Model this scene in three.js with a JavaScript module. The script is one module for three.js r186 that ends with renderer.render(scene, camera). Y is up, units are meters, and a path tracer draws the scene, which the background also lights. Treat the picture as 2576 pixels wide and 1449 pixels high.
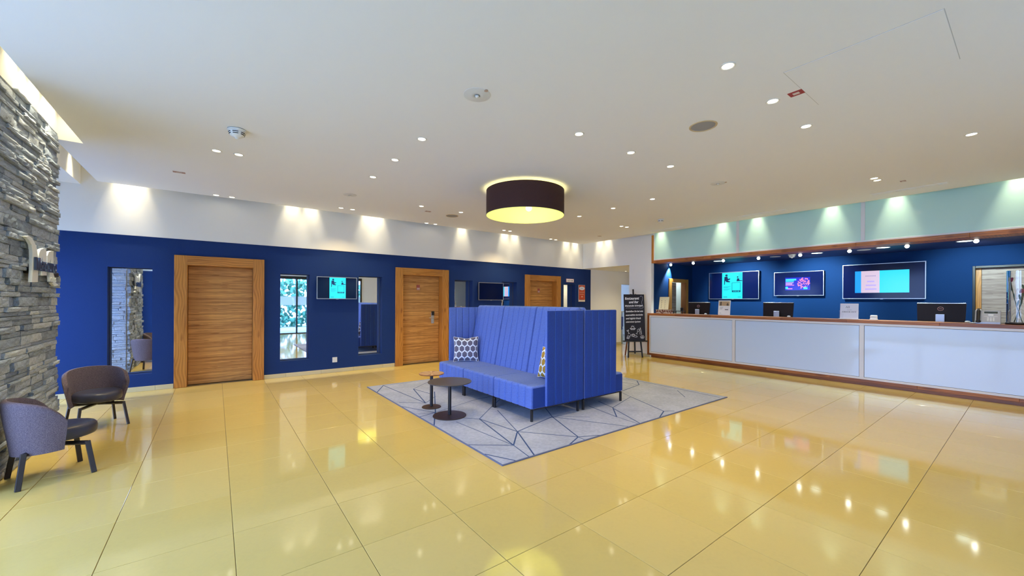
import * as THREE from 'three';
import { RoundedBoxGeometry } from 'three/addons/geometries/RoundedBoxGeometry.js';
import { mergeGeometries } from 'three/addons/utils/BufferGeometryUtils.js';
import { TextGeometry } from 'three/addons/geometries/TextGeometry.js';
import { FontLoader } from 'three/addons/loaders/FontLoader.js';
import { RectAreaLightUniformsLib } from 'three/addons/lights/RectAreaLightUniformsLib.js';

// ---------------------------------------------------------------- camera, sky, exposure
const scene = new THREE.Scene();
const camera = new THREE.PerspectiveCamera(72.2978, 2576 / 1449, 0.05, 200);
camera.position.set(0, 1.436, 0);
camera.rotation.order = 'YXZ';
camera.rotation.set(0, -0.6445, 0.0048);
camera.setViewOffset(2576, 1449, 0, -31.8, 2576, 1449);   // vertical lens shift: horizon below the middle of the frame
camera.updateProjectionMatrix();

const renderer = new THREE.WebGLRenderer({ antialias: true });
renderer.toneMapping = THREE.LinearToneMapping;
renderer.toneMappingExposure = 1.15;
renderer.shadowMap.enabled = true;

scene.background = new THREE.Color(0.36, 0.55, 1.0);       // cool daylight sky
scene.backgroundIntensity = 9.5;
const WARM = [1.0, 0.75, 0.36], CREAM = [1.0, 0.88, 0.60], WHITE_LAMP = [0.72, 0.97, 1.0];
const DOWN_CD = 4.0, WASH_CD = 6, RECESS_CD = 7, PENDANT_CD = 1.8;

// ---------------------------------------------------------------- helpers
let seed = 12345;
const rnd = () => { seed = (seed * 1664525 + 1013904223) >>> 0; return seed / 4294967296; };
const rr = (a, b) => a + (b - a) * rnd();
const names = {};
const numbered = (n) => { const k = names[n] = (names[n] ?? -1) + 1; return k ? n + '_' + String(k).padStart(3, '0') : n; };
function tag(o, label, category, group) { o.userData.label = label; o.userData.category = category; if (group) o.userData.group = group; return o; }
function thing(name, label, category, group, x = 0, y = 0, z = 0, turn = 0) {
  const g = new THREE.Group(); g.name = numbered(name); g.position.set(x, y, z); g.rotation.y = turn; scene.add(g);
  return tag(g, label, category, group);
}
function struct(name) { const g = new THREE.Group(); g.name = numbered(name); g.userData.kind = 'structure'; scene.add(g); return g; }
function put(name, geo, mat, parent = scene, x = 0, y = 0, z = 0, ry = 0) {
  const m = new THREE.Mesh(geo, mat); m.name = parent === scene ? numbered(name) : name;
  m.position.set(x, y, z); m.rotation.y = ry; m.castShadow = m.receiveShadow = true; parent.add(m); return m;
}
function sput(name, geo, mat) { const m = put(name, geo, mat); m.userData.kind = 'structure'; return m; }
function copyOf(src, label, x, y, z, turn = 0) {
  const c = src.clone(); c.name = numbered(src.name.replace(/_\d\d\d$/, '')); c.position.set(x, y, z); c.rotation.set(0, turn, 0);
  c.userData = { ...src.userData, label }; scene.add(c); return c;
}
const merge = (list) => mergeGeometries(list.map((g) => { const n = g.index ? g.toNonIndexed() : g.clone(); for (const k of Object.keys(n.attributes)) if (!['position', 'normal', 'uv'].includes(k)) n.deleteAttribute(k); return n; }));
// uv in metres by the main axis of each face; turned swaps u and v
function uvm(geo, turned = false) {
  const g = geo.index ? geo.toNonIndexed() : geo, p = g.attributes.position, uv = new Float32Array(p.count * 2);
  const a = new THREE.Vector3(), b = new THREE.Vector3(), c = new THREE.Vector3();
  for (let i = 0; i < p.count; i += 3) {
    a.fromBufferAttribute(p, i); b.fromBufferAttribute(p, i + 1); c.fromBufferAttribute(p, i + 2);
    const n = b.clone().sub(a).cross(c.clone().sub(a)); const ax = Math.abs(n.x), ay = Math.abs(n.y), az = Math.abs(n.z);
    [a, b, c].forEach((v, k) => {
      let s, t;
      if (ax >= ay && ax >= az) { s = v.z; t = v.y; } else if (ay >= az) { s = v.x; t = v.z; } else { s = v.x; t = v.y; }
      uv[(i + k) * 2] = turned ? t : s; uv[(i + k) * 2 + 1] = turned ? s : t;
    });
  }
  g.setAttribute('uv', new THREE.BufferAttribute(uv, 2)); return g;
}
// plain / rounded boxes by their limits
function bx(x0, x1, y0, y1, z0, z1, r = 0) {
  const w = x1 - x0, h = y1 - y0, d = z1 - z0;
  const g = r ? new RoundedBoxGeometry(w, h, d, 2, Math.min(r, w / 2.02, h / 2.02, d / 2.02)) : new THREE.BoxGeometry(w, h, d);
  g.translate((x0 + x1) / 2, (y0 + y1) / 2, (z0 + z1) / 2); return g;
}
const cyl = (r0, r1, h, n = 32, x = 0, y = 0, z = 0) => new THREE.CylinderGeometry(r0, r1, h, n).translate(x, y + h / 2, z);
const lathe = (pts, n = 40) => new THREE.LatheGeometry(pts.map((p) => new THREE.Vector2(p[0], p[1])), n);
// solid between rings of equally many points, closed at both ends
function loft(rings, closeEnds = true) {
  const n = rings[0].length, pos = [], idx = [];
  rings.forEach((r) => r.forEach((p) => pos.push(p[0], p[1], p[2])));
  for (let i = 0; i < rings.length - 1; i++) for (let j = 0; j < n; j++) {
    const a = i * n + j, b = i * n + (j + 1) % n, c = a + n, d = b + n; idx.push(a, b, d, a, d, c);
  }
  if (closeEnds) for (const [i, flip] of [[0, 1], [rings.length - 1, 0]]) {
    const c = [0, 0, 0]; rings[i].forEach((p) => p.forEach((v, k) => c[k] += v / n));
    const at = pos.length / 3; pos.push(...c);
    for (let j = 0; j < n; j++) { const a = i * n + j, b = i * n + (j + 1) % n; flip ? idx.push(b, a, at) : idx.push(a, b, at); }
  }
  const g = new THREE.BufferGeometry(); g.setAttribute('position', new THREE.Float32BufferAttribute(pos, 3)); g.setIndex(idx);
  const f = g.toNonIndexed(); f.setAttribute('uv', new THREE.Float32BufferAttribute(new Float32Array(f.attributes.position.count * 2), 2)); f.computeVertexNormals(); return f;
}
// smooth normals up to a crease angle without moving vertices
function crease(g, deg = 35) {
  g = g.index ? g.toNonIndexed() : g; const p = g.attributes.position, N = new Float32Array(p.count * 3), map = new Map(), fn = [];
  const a = new THREE.Vector3(), b = new THREE.Vector3(), c = new THREE.Vector3(), cos = Math.cos(deg * Math.PI / 180);
  const key = (i) => [p.getX(i), p.getY(i), p.getZ(i)].map((v) => Math.round(v * 1e5)).join();
  for (let i = 0; i < p.count; i += 3) {
    a.fromBufferAttribute(p, i); b.fromBufferAttribute(p, i + 1); c.fromBufferAttribute(p, i + 2);
    const n = b.clone().sub(a).cross(c.clone().sub(a)); const area = n.length(); fn.push(n.clone().normalize(), area);
    for (let k = 0; k < 3; k++) { const s = key(i + k); map.has(s) ? map.get(s).push(i / 3) : map.set(s, [i / 3]); }
  }
  for (let i = 0; i < p.count; i++) {
    const me = fn[2 * Math.floor(i / 3)], s = new THREE.Vector3();
    for (const f of map.get(key(i))) if (fn[2 * f].dot(me) > cos) s.addScaledVector(fn[2 * f], fn[2 * f + 1]);
    s.normalize(); N.set([s.x, s.y, s.z], i * 3);
  }
  g.setAttribute('normal', new THREE.BufferAttribute(N, 3)); return g;
}
function extr(pts, depth, holes = [], bevel = 0) {
  const s = new THREE.Shape(pts.map((p) => new THREE.Vector2(p[0], p[1])));
  for (const h of holes) s.holes.push(new THREE.Path(h.map((p) => new THREE.Vector2(p[0], p[1]))));
  return new THREE.ExtrudeGeometry(s, { depth, bevelEnabled: bevel > 0, bevelSize: bevel, bevelThickness: bevel, bevelSegments: 2, curveSegments: 12 });
}
const rect = (x0, x1, y0, y1) => [[x0, y0], [x1, y0], [x1, y1], [x0, y1]];
// bar of rectangular section between two points
function bar(a, b, w, d = w, r = 0) {
  const A = new THREE.Vector3(...a), B = new THREE.Vector3(...b), L = A.distanceTo(B);
  const g = r ? new RoundedBoxGeometry(w, L, d, 2, r) : new THREE.BoxGeometry(w, L, d);
  const dir = B.clone().sub(A).normalize(); g.applyQuaternion(new THREE.Quaternion().setFromUnitVectors(new THREE.Vector3(0, 1, 0), dir));
  return g.translate((A.x + B.x) / 2, (A.y + B.y) / 2, (A.z + B.z) / 2);
}

// ---------------------------------------------------------------- procedural textures
const hash = (x, y, s) => { let h = (x * 374761393 + y * 668265263 + s * 974634777) | 0; h = Math.imul(h ^ (h >>> 13), 1274126177); return ((h ^ (h >>> 16)) >>> 0) / 4294967296; };
function noise(x, y, px, py, s) {   // tiling value noise with period px, py
  const xi = Math.floor(x), yi = Math.floor(y), fx = x - xi, fy = y - yi, u = fx * fx * (3 - 2 * fx), v = fy * fy * (3 - 2 * fy);
  const m = (a, b) => ((a % b) + b) % b, h = (i, j) => hash(m(xi + i, px), m(yi + j, py), s);
  return (h(0, 0) * (1 - u) + h(1, 0) * u) * (1 - v) + (h(0, 1) * (1 - u) + h(1, 1) * u) * v;
}
function tex(w, h, size, fn, srgb = true) {   // fn(u, v) -> [r, g, b] 0..1 in sRGB; size = metres covered [w, h]
  const d = new Uint8Array(w * h * 4);
  for (let y = 0; y < h; y++) for (let x = 0; x < w; x++) {
    const c = fn(x / w, y / h), i = (y * w + x) * 4;
    d[i] = Math.max(0, Math.min(255, c[0] * 255)); d[i + 1] = Math.max(0, Math.min(255, c[1] * 255)); d[i + 2] = Math.max(0, Math.min(255, c[2] * 255)); d[i + 3] = 255;
  }
  const t = new THREE.DataTexture(d, w, h, THREE.RGBAFormat); t.wrapS = t.wrapT = THREE.RepeatWrapping; t.magFilter = t.minFilter = THREE.LinearFilter;
  t.repeat.set(1 / size[0], 1 / size[1]); if (srgb) t.colorSpace = THREE.SRGBColorSpace; t.needsUpdate = true; return t;
}
function canvasTex(w, h, draw) {
  const c = document.createElement('canvas'); c.width = w; c.height = h; const x = c.getContext('2d'); draw(x, w, h);
  const t = new THREE.CanvasTexture(c); t.colorSpace = THREE.SRGBColorSpace; t.magFilter = t.minFilter = THREE.LinearFilter; return t;
}
const lerp3 = (a, b, t) => a.map((v, i) => v + (b[i] - v) * t);
const veneer = (light, dark, s) => tex(512, 1024, [0.9, 1.0], (u, v) => {   // straight grain along u, fine streaks across v
  const st = noise(u * 3, v * 130, 3, 130, s) * 0.5 + noise(u * 9, v * 260, 9, 260, s + 1) * 0.3 + noise(u * 2, v * 34, 2, 34, s + 2) * 0.35;
  const dash = noise(u * 7, v * 170, 7, 170, s + 3) > 0.80 ? 0.55 : 0;
  return lerp3(light, dark, Math.min(1, Math.max(0, st * 1.1 - 0.25 + dash * noise(u * 4, v * 90, 4, 90, s + 9))));
});
const timber = (light, dark, s) => tex(512, 512, [1.4, 0.35], (u, v) => {   // grain along u with knots
  const w = noise(u * 5, v * 5, 5, 5, s) * 1.6, ring = Math.sin((v * 9 + w + noise(u * 2, v * 3, 2, 3, s + 5) * 1.2) * 6.283);
  const f = noise(u * 12, v * 140, 12, 140, s + 1), k = noise(u * 7, v * 4, 7, 4, s + 2), patch = noise(u * 4, v * 2, 4, 2, s + 4);
  return lerp3(light, dark, Math.min(1, Math.max(0, 0.28 + ring * 0.16 + (f - 0.5) * 0.45 + (patch - 0.5) * 0.4 + (k > 0.82 ? (k - 0.82) * 3.2 : 0))));
});
const weave = (s, n = 120) => tex(256, 256, [0.16, 0.16], (u, v) => { const a = noise(u * n, v * n * 0.5, n, n * 0.5, s), b = noise(u * n * 0.5, v * n, n * 0.5, n, s + 1); const k = (a + b) / 2; return [k, k, k]; }, false);
const tweed = (c0, c1, s, size = 0.2) => tex(256, 256, [size, size], (u, v) => lerp3(c0, c1, noise(u * 90, v * 40, 90, 40, s) * 0.6 + noise(u * 40, v * 110, 40, 110, s + 1) * 0.4));
const plaster = tex(256, 256, [0.8, 0.8], (u, v) => { const k = 0.5 * noise(u * 80, v * 80, 80, 80, 3) + 0.3 * noise(u * 24, v * 24, 24, 24, 4) + 0.2 * noise(u * 120, v * 120, 120, 120, 5); return [k, k, k]; }, false);

const P = (o) => new THREE.MeshPhysicalMaterial(o), S = (o) => new THREE.MeshStandardMaterial(o), lin = (r, g, b) => new THREE.Color().setRGB(r, g, b);
const glow = (c, k) => S({ color: 0x111111, emissive: lin(...c), emissiveIntensity: k, roughness: 0.6 });
const bumpWeave = weave(21), bumpFine = weave(31, 60);
const M = {
  ceiling: S({ color: lin(0.88, 0.875, 0.86), roughness: 0.95 }),
  white: S({ color: lin(0.90, 0.89, 0.85), roughness: 0.9 }),
  blue: P({ color: lin(0.013, 0.040, 0.165), roughness: 0.75, specularIntensity: 0.35, bumpMap: plaster, bumpScale: 0.0008 }),
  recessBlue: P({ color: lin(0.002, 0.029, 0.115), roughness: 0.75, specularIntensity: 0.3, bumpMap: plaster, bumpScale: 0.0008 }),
  grout: S({ color: lin(0.16, 0.12, 0.06), roughness: 0.9 }),
  veneer: S({ map: veneer([0.91, 0.68, 0.38], [0.57, 0.36, 0.16], 11), roughness: 0.5 }),
  veneerGrey: S({ map: veneer([0.72, 0.64, 0.58], [0.42, 0.33, 0.30], 15), roughness: 0.5 }),
  timber: S({ map: timber([0.82, 0.56, 0.24], [0.50, 0.28, 0.08], 41), roughness: 0.42 }),
  rimTimber: S({ map: timber([0.72, 0.45, 0.22], [0.42, 0.22, 0.09], 61), roughness: 0.42 }),
  walnut: S({ map: timber([0.62, 0.37, 0.18], [0.34, 0.17, 0.08], 51), roughness: 0.4 }),
  mirror: S({ color: lin(0.93, 0.95, 0.95), metalness: 1, roughness: 0.015 }),
  black: S({ color: lin(0.012, 0.011, 0.014), roughness: 0.45 }),
  blackMetal: S({ color: lin(0.022, 0.018, 0.020), roughness: 0.42, metalness: 0.3 }),
  bronze: S({ color: lin(0.060, 0.040, 0.036), roughness: 0.45, metalness: 0.4 }),
  screen: P({ color: lin(0.003, 0.007, 0.045), roughness: 0.10, specularIntensity: 0.35 }),
  bezel: S({ color: lin(0.42, 0.42, 0.46), roughness: 0.3, metalness: 0.7 }),
  plastic: S({ color: lin(0.82, 0.82, 0.80), roughness: 0.4 }),
  darkSlot: S({ color: lin(0.01, 0.01, 0.012), roughness: 0.8 }),
  steel: S({ color: lin(0.66, 0.66, 0.66), roughness: 0.25, metalness: 1 }),
  frameWhite: S({ color: lin(0.72, 0.71, 0.72), roughness: 0.4 }),
  deskGlass: S({ color: lin(0.62, 0.73, 0.90), roughness: 0.06 }),
  topGlass: S({ color: lin(0.54, 0.80, 0.74), roughness: 0.06 }),
  glass: new THREE.MeshPhysicalMaterial({ color: 0xffffff, roughness: 0.0, transmission: 1, thickness: 0, ior: 1.5 }),
  frosted: new THREE.MeshPhysicalMaterial({ color: lin(0.85, 0.93, 0.95), roughness: 0.7, transmission: 0.6, thickness: 0 }),
  ring: S({ color: lin(0.78, 0.76, 0.70), roughness: 0.35 }),
  lensWarm: glow([1, 0.93, 0.72], 9), lensHot: glow([0.95, 1, 0.90], 26), lensCool: glow([0.75, 1, 0.95], 5),
  sofa: S({ color: lin(0.115, 0.185, 0.62), roughness: 0.95, bumpMap: bumpWeave, bumpScale: 0.0012 }),
  seam: S({ color: lin(0.02, 0.06, 0.28), roughness: 0.9 }),
  leather: S({ color: lin(0.040, 0.042, 0.075), roughness: 0.35 }),
};

// ================================================================ THE SETTING
const H_CEIL = 3.140, ZW = -8.345, H_BLUE = 2.408;

// ---------------------------------------------------------------- tiled floor (60 cm polished porcelain, 3 mm joints)
const floor = struct('floor');
put('grout_bed', bx(-2.6, 14.2, -0.2, -0.004, -12.2, 2.0), M.grout, floor);
{
  const e = 0.0014, b = 0.0016, h = 0.3 - e;
  const ringAt = (r, y) => [[-r, y, -r], [-r, y, r], [r, y, r], [r, y, -r]];
  const g = crease(loft([ringAt(h, -0.012), ringAt(h, -b), ringAt(h - b, 0)]), 1);
  const mats = [[0.650, 0.490, 0.152], [0.664, 0.502, 0.163], [0.637, 0.480, 0.147]].map((c, i) => S({
    map: tex(128, 128, [0.6, 0.6], (u, v) => { const k = 0.985 + 0.03 * (noise(u * 40, v * 40, 40, 40, 60 + i) * 0.6 + noise(u * 5, v * 5, 5, 5, 70 + i) * 0.4); return [k, k, k]; }),
    color: lin(...c), roughness: 0.07,
  }));
  uvm(g);
  const x0 = -1.1078 - 0.6 * 2, z0 = 0.0442, spots = [];
  for (let i = 0; i < 27; i++) for (let j = -3; j < 21; j++) {
    const x = x0 + 0.6 * i + 0.3, z = z0 - 0.6 * j - 0.3;
    if (z < ZW && x < 8.9) continue;
    const d = -z * 0.799 + x * 0.601, r = x * 0.799 + z * 0.601;
    spots.push([x, z, d > 0.6 && Math.abs(r) < d * 1.45 + 0.5 && z > -8.6 ? Math.hypot(x, z) : 99]);
  }
  spots.sort((p, q) => p[2] - q[2]);
  const rest = [];
  spots.forEach(([x, z, d], k) => {
    if (k < 295 && d < 90) { put('tile', g, mats[Math.floor(rnd() * 3)], floor, x, 0, z); } else rest.push(g.clone().translate(x, 0, z));
  });
  const st = put('tile_field', merge(rest), mats[0], floor); st.userData.kind = 'stuff';
}

// ---------------------------------------------------------------- ceiling with its lighting slots
{
  const pts = [[-1.38, -8.185], [-1.38, -6.3], [-1.17, -6.3], [-1.17, -3.6], [-2.45, -3.6], [-2.45, 2.0], [8.785, 2.0], [8.785, -8.185]];
  const g = extr(pts, 0.3).rotateX(Math.PI / 2).translate(0, H_CEIL + 0.3, 0);   // (x, z) -> floor plan
  sput('ceiling', uvm(g), M.ceiling);
  sput('ceiling', merge([bx(-2.75, 14.2, 3.95, 4.1, -12.2, 2.2)]), M.white);
}

// ---------------------------------------------------------------- back wall: blue below, white above, with niches and door openings
const NICHE = [[-1.295, -0.796, 0.265, 1.915], [0.948, 1.436, 0.295, 1.912], [2.340, 2.824, 0.293, 1.922], [4.559, 5.056, 0.29, 1.925], [5.933, 6.430, 0.29, 1.926], [8.167, 8.650, 0.29, 1.927]];
const DOORS = [[-0.535, 0.695], [3.108, 4.385], [6.699, 8.021]];
{
  const holes = NICHE.map(([a, b, c, d]) => rect(a, b, c, d));
  const out = [[-2.75, 0]];
  for (const [a, b] of DOORS) out.push([a + 0.08, 0], [a + 0.08, 2.07], [b - 0.08, 2.07], [b - 0.08, 0]);
  out.push([9.332, 0], [9.332, H_BLUE], [-2.75, H_BLUE]);
  sput('wall_back', uvm(extr(out, 0.17, holes).translate(0, 0, ZW - 0.17)), M.blue);
  sput('wall_back', merge([bx(-2.75, 9.332, 0, H_BLUE, ZW - 0.40, ZW - 0.195)]), M.blue);
  sput('wall_back_upper', uvm(bx(-2.75, 9.27, H_BLUE, 3.96, ZW - 0.4, ZW + 0.014)), M.white);
}
// skirting of 60 cm tiles along the blue wall
{
  const base = struct('baseboard_back');
  const m = [S({ color: lin(0.66, 0.58, 0.34), roughness: 0.2 }), S({ color: lin(0.64, 0.56, 0.32), roughness: 0.2 })];
  const runs = [[-2.6, -0.54], [0.70, 3.10], [4.39, 6.69], [8.025, 9.332]];
  for (const [a, b] of runs) {
    let x = a; while (x < b - 0.02) {
      let e = Math.min(b, Math.floor((x + 1.1078 + 0.25) / 0.6 + 1.001) * 0.6 - 1.1078 - 0.25); if (e - x < 0.05) e = Math.min(b, e + 0.6);
      put('skirting_tile', bx(x + 0.001, e - 0.001, 0.001, 0.075, ZW, ZW + 0.011, 0.0015), m[Math.floor(rnd() * 2)], base); x = e;
    }
  }
}
// doors in the blue wall
function door(n, a, b, fittings) {
  const d = struct('door_' + n), zf = ZW + 0.038, zl = ZW - 0.155;
  const w = 0.165, top = 2.146;
  put('door_frame', uvm(bx(a, a + w, 0.002, top, ZW - 0.165, zf, 0.004), true), M.timber, d);
  put('door_frame', uvm(bx(b - w, b, 0.002, top, ZW - 0.165, zf, 0.004), true), M.timber, d);
  put('door_frame', uvm(bx(a + w, b - w, top - 0.155, top, ZW - 0.165, zf, 0.004)), M.timber, d);
  put('door_leaf', uvm(bx(a + w + 0.004, b - w - 0.004, 0.006, top - 0.158, zl - 0.035, zl, 0.002)), M.veneer, d);
  if (fittings) {
    const x = fittings.plate, s = put('door_plaque', bx(x - 0.04, x + 0.04, 1.665, 1.785, zl, zl + 0.008, 0.002), S({ color: lin(0.42, 0.10, 0.075), roughness: 0.4 }), d);
    s.userData.label = 'small red plaque with a pale lower half';
    put('plaque_field', bx(x - 0.038, x + 0.038, 1.667, 1.722, zl + 0.007, zl + 0.0095), S({ color: lin(0.55, 0.30, 0.27), roughness: 0.4 }), s);
    put('plaque_text', bx(x - 0.026, x + 0.026, 1.700, 1.706, zl + 0.0095, zl + 0.0102), M.plastic, s);
    if (fittings.handle) {
      const hx = fittings.handle, p = put('lock_plate', bx(hx - 0.035, hx + 0.035, 0.895, 1.145, zl, zl + 0.014, 0.003), M.steel, d); p.userData.label = 'steel lock plate with black card reader';
      put('card_reader', bx(hx - 0.033, hx + 0.036, 1.085, 1.178, zl + 0.004, zl + 0.03, 0.006), M.black, p);
      put('handle', merge([cyl(0.011, 0.011, 0.05, 16).rotateX(Math.PI / 2).translate(hx + 0.008, 1.03, zl + 0.012), new RoundedBoxGeometry(0.125, 0.022, 0.018, 2, 0.008).translate(hx - 0.043, 1.027, zl + 0.06)]), M.steel, p);
      put('keyhole_cover', cyl(0.009, 0.009, 0.006, 16).rotateX(Math.PI / 2).translate(hx + 0.005, 0.945, zl + 0.013), M.plastic, p);
    }
  }
  return d;
}
door(1, ...DOORS[0]); door(2, ...DOORS[1], { plate: 3.70, handle: 4.06 }); door(3, ...DOORS[2], { plate: 7.33 });

// ---------------------------------------------------------------- right side: fascia over the passage, pillar, reception recess
const XR = 8.965, XB = 10.97;
sput('wall_right_upper', uvm(bx(XR, XR + 0.305, 2.416, 3.96, ZW + 0.014, -5.955)), M.white);
sput('wall_right', uvm(bx(XR, 9.078, 0, 2.416, -6.64, -5.962)), M.white);
sput('wall_right', uvm(bx(XR + 0.305, 14.2, 2.416, 2.60, -8.7, -6.0)), M.white);                     // passage ceiling
{
  // white wall of the passage continuing the blue wall, with a door opening to the breakfast room
  sput('wall_passage', uvm(extr([[9.334, 0], [10.841, 0], [10.841, 2.003], [12.1, 2.003], [12.1, 0], [14.2, 0], [14.2, 2.416], [9.334, 2.416]], 0.22).translate(0, 0, ZW - 0.22)), M.white);
  sput('wall_passage', merge([bx(14.0, 14.2, 0, 2.5, -12.0, -5.9), bx(10.80, 14.0, 0, 2.5, -6.66, -6.60)]), M.white);
  const base = struct('baseboard_passage'), m = S({ color: lin(0.62, 0.54, 0.32), roughness: 0.25 });
  for (const [a, b] of [[9.336, 9.75], [9.75, 10.35], [10.35, 10.84]]) put('skirting_tile', bx(a + 0.001, b - 0.001, 0.001, 0.075, ZW, ZW + 0.011, 0.0015), m, base);
  const base2 = struct('baseboard_right'); put('skirting_tile', bx(XR - 0.011, XR, 0.001, 0.075, -6.64, -6.30, 0.0015), m, base2); put('skirting_tile', bx(XR - 0.011, XR, 0.001, 0.075, -6.298, -6.0, 0.0015), m, base2);
}
{
  // recess: teal-lit blue side wall with a door opening, back wall, low dark ceiling
  const out = [[9.079, 0], [9.885, 0], [9.885, 2.0], [10.615, 2.0], [10.615, 0], [XB + 0.2, 0], [XB + 0.2, 2.46], [9.079, 2.46]];
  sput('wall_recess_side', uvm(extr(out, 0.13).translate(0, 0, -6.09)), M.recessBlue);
  sput('wall_recess_side', bx(9.079, 9.80, 0, 2.416, -6.64, -6.09), M.white);
  sput('wall_recess_side', merge([bx(9.80, 10.80, 0, 2.416, -6.66, -6.60), bx(10.72, 10.80, 0, 2.416, -6.60, -6.09)]), M.white);
  const g = extr([[-6.2, 0], [-0.69, 0], [-0.69, 2.075], [0.55, 2.075], [0.55, 0], [2.0, 0], [2.0, 2.46], [-6.2, 2.46]], 0.16).rotateY(-Math.PI / 2).translate(XB + 0.16, 0, 0);
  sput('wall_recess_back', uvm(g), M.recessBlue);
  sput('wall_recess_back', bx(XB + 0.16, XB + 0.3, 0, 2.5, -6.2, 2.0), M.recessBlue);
  sput('ceiling_recess', bx(9.30, XB + 0.2, 2.452, 2.6, -6.09, 2.0), S({ color: lin(0.012, 0.022, 0.12), roughness: 0.5 }));
}
// overhead bulkhead: timber rim, white metal frame, pale green glass panels
{
  const b = struct('bulkhead'), X = 8.945, z0 = -5.948, z1 = 2.0;
  put('bulkhead_core', bx(X + 0.03, 9.29, 2.42, 3.96, z0 + 0.004, z1), M.white, b);
  { const cut = [z0, -4.6, -3.2, -1.9, -0.6, z1]; for (let i = 0; i < 5; i++) put('timber_rim', uvm(bx(X, 9.30, 2.411, 2.478, cut[i] + 0.0005, cut[i + 1] - 0.0005, 0.003)), M.rimTimber, b); }
  put('timber_rim', uvm(bx(X, X + 0.04, 2.478, 3.128, z0, z0 + 0.062, 0.003), true), M.timber, b);
  put('metal_strip', bx(X + 0.006, X + 0.04, 2.479, 2.505, z0 + 0.062, z1, 0.002), M.frameWhite, b);
  const mull = [-5.868, -3.86, -1.81, 0.30];
  put('metal_strip', bx(X + 0.006, X + 0.04, 2.505, 3.5, -5.886, -5.866, 0.002), M.frameWhite, b);
  for (const z of mull.slice(1)) put('mullion', bx(X + 0.006, X + 0.04, 2.505, 3.5, z - 0.028, z + 0.028, 0.002), M.frameWhite, b);
  for (let i = 0; i < 4; i++) put('glass_panel', bx(X + 0.012, X + 0.028, 2.505, 3.5, mull[i] + (i ? 0.028 : 0.002), (mull[i + 1] ?? 2.03) - 0.028, 0.0015), M.topGlass, b);
}
// front wall behind the camera with the glazed entrance, left wall with a tall window
{
  const out = [[-2.5, 0], [1.4, 0], [1.4, 2.42], [5.42, 2.42], [5.42, 0], [11.3, 0], [11.3, 3.96], [-2.5, 3.96]];
  sput('wall_front', uvm(extr(out, 0.2).translate(0, 0, 1.82)), M.white);
  sput('wall_front_panel', bx(-2.3, 1.38, 0.001, 2.42, 1.80, 1.818), M.blue);
  const e = struct('window_1');
  for (const [a, b] of [[1.4, 1.46], [2.72, 2.78], [4.05, 4.11], [5.36, 5.42]]) put('window_frame', bx(a, b, 0.001, 2.36, 1.80, 1.88, 0.004), M.black, e);
  put('window_frame', bx(1.4, 5.42, 2.30, 2.42, 1.78, 1.90, 0.004), M.black, e);
  put('window_frame', bx(1.4, 5.42, 0.001, 0.035, 1.80, 1.88, 0.004), M.black, e);
  for (const [a, b] of [[1.46, 2.72], [2.78, 4.05], [4.11, 5.36]]) { put('pane', bx(a, b, 0.035, 2.30, 1.836, 1.842), M.glass, e); put('frosted_band', bx(a, b, 1.20, 1.57, 1.828, 1.833), M.frosted, e); }
}
{
  const out = [[-1.9, 0], [-1.9, 3.96], [4.6, 3.96], [4.6, 0], [4.45, 0], [4.45, 2.75], [-1.2, 2.75], [-1.2, 0]].map(([u, v]) => [u, v]);
  sput('wall_left', uvm(extr(out, 0.2).rotateY(Math.PI / 2).translate(-2.5, 0, 0)), M.white);
  const e = struct('window_2');
  for (const z of [-4.45, -2.60, -0.75, 1.15]) put('window_frame', bx(-2.42, -2.36, 0.001, 2.75, z, z + 0.05, 0.003), M.black, e);
  put('window_frame', bx(-2.42, -2.36, 2.70, 2.75, -4.45, 1.2, 0.003), M.black, e); put('window_frame', bx(-2.42, -2.36, 0.001, 0.05, -4.45, 1.2, 0.003), M.black, e);
  for (const [a, b] of [[-4.40, -2.60], [-2.55, -0.75], [-0.70, 1.15]]) put('pane', bx(-2.395, -2.389, 0.05, 2.70, a, b), M.glass, e);
}
// light slot and niche at the left: pier clad in split stone, soffit, daylight window
{
  sput('wall_left_pier', merge([bx(-2.7, -1.385, 0, 3.96, -6.29, -4.55), bx(-2.45, -1.364, 3.12, 3.96, -4.55, -3.4)]), M.white);
  sput('wall_left_pier', bx(-1.39, -1.362, 3.19, 3.96, -6.30, -4.55), M.white);
  sput('ceiling_niche', uvm(bx(-2.75, -1.572, 3.098, 3.96, ZW + 0.014, -6.29)), M.white);
  const out = [[6.2, 0], [6.42, 0], [6.42, 2.7], [8.15, 2.7], [8.15, 0.25], [6.42, 0.25], [6.42, 0], [8.75, 0], [8.75, 3.96], [6.2, 3.96]];
  sput('wall_niche', uvm(extr([[6.2, 0], [8.75, 0], [8.75, 3.96], [6.2, 3.96]], 0.15, [rect(6.5, 8.25, 0.05, 2.35)]).rotateY(Math.PI / 2).translate(-2.75, 0, 0)), M.white);
  const e = struct('window_3');
  put('window_frame', bx(-2.70, -2.64, 0.05, 2.35, -8.25, -8.20, 0.003), M.frameWhite, e); put('window_frame', bx(-2.70, -2.64, 0.05, 2.35, -6.55, -6.50, 0.003), M.frameWhite, e);
  put('window_frame', bx(-2.70, -2.64, 0.05, 0.10, -8.20, -6.55, 0.003), M.frameWhite, e); put('window_frame', bx(-2.70, -2.64, 2.30, 2.35, -8.20, -6.55, 0.003), M.frameWhite, e);
  put('pane', bx(-2.675, -2.669, 0.10, 2.30, -8.20, -6.55), M.glass, e);
}
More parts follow.
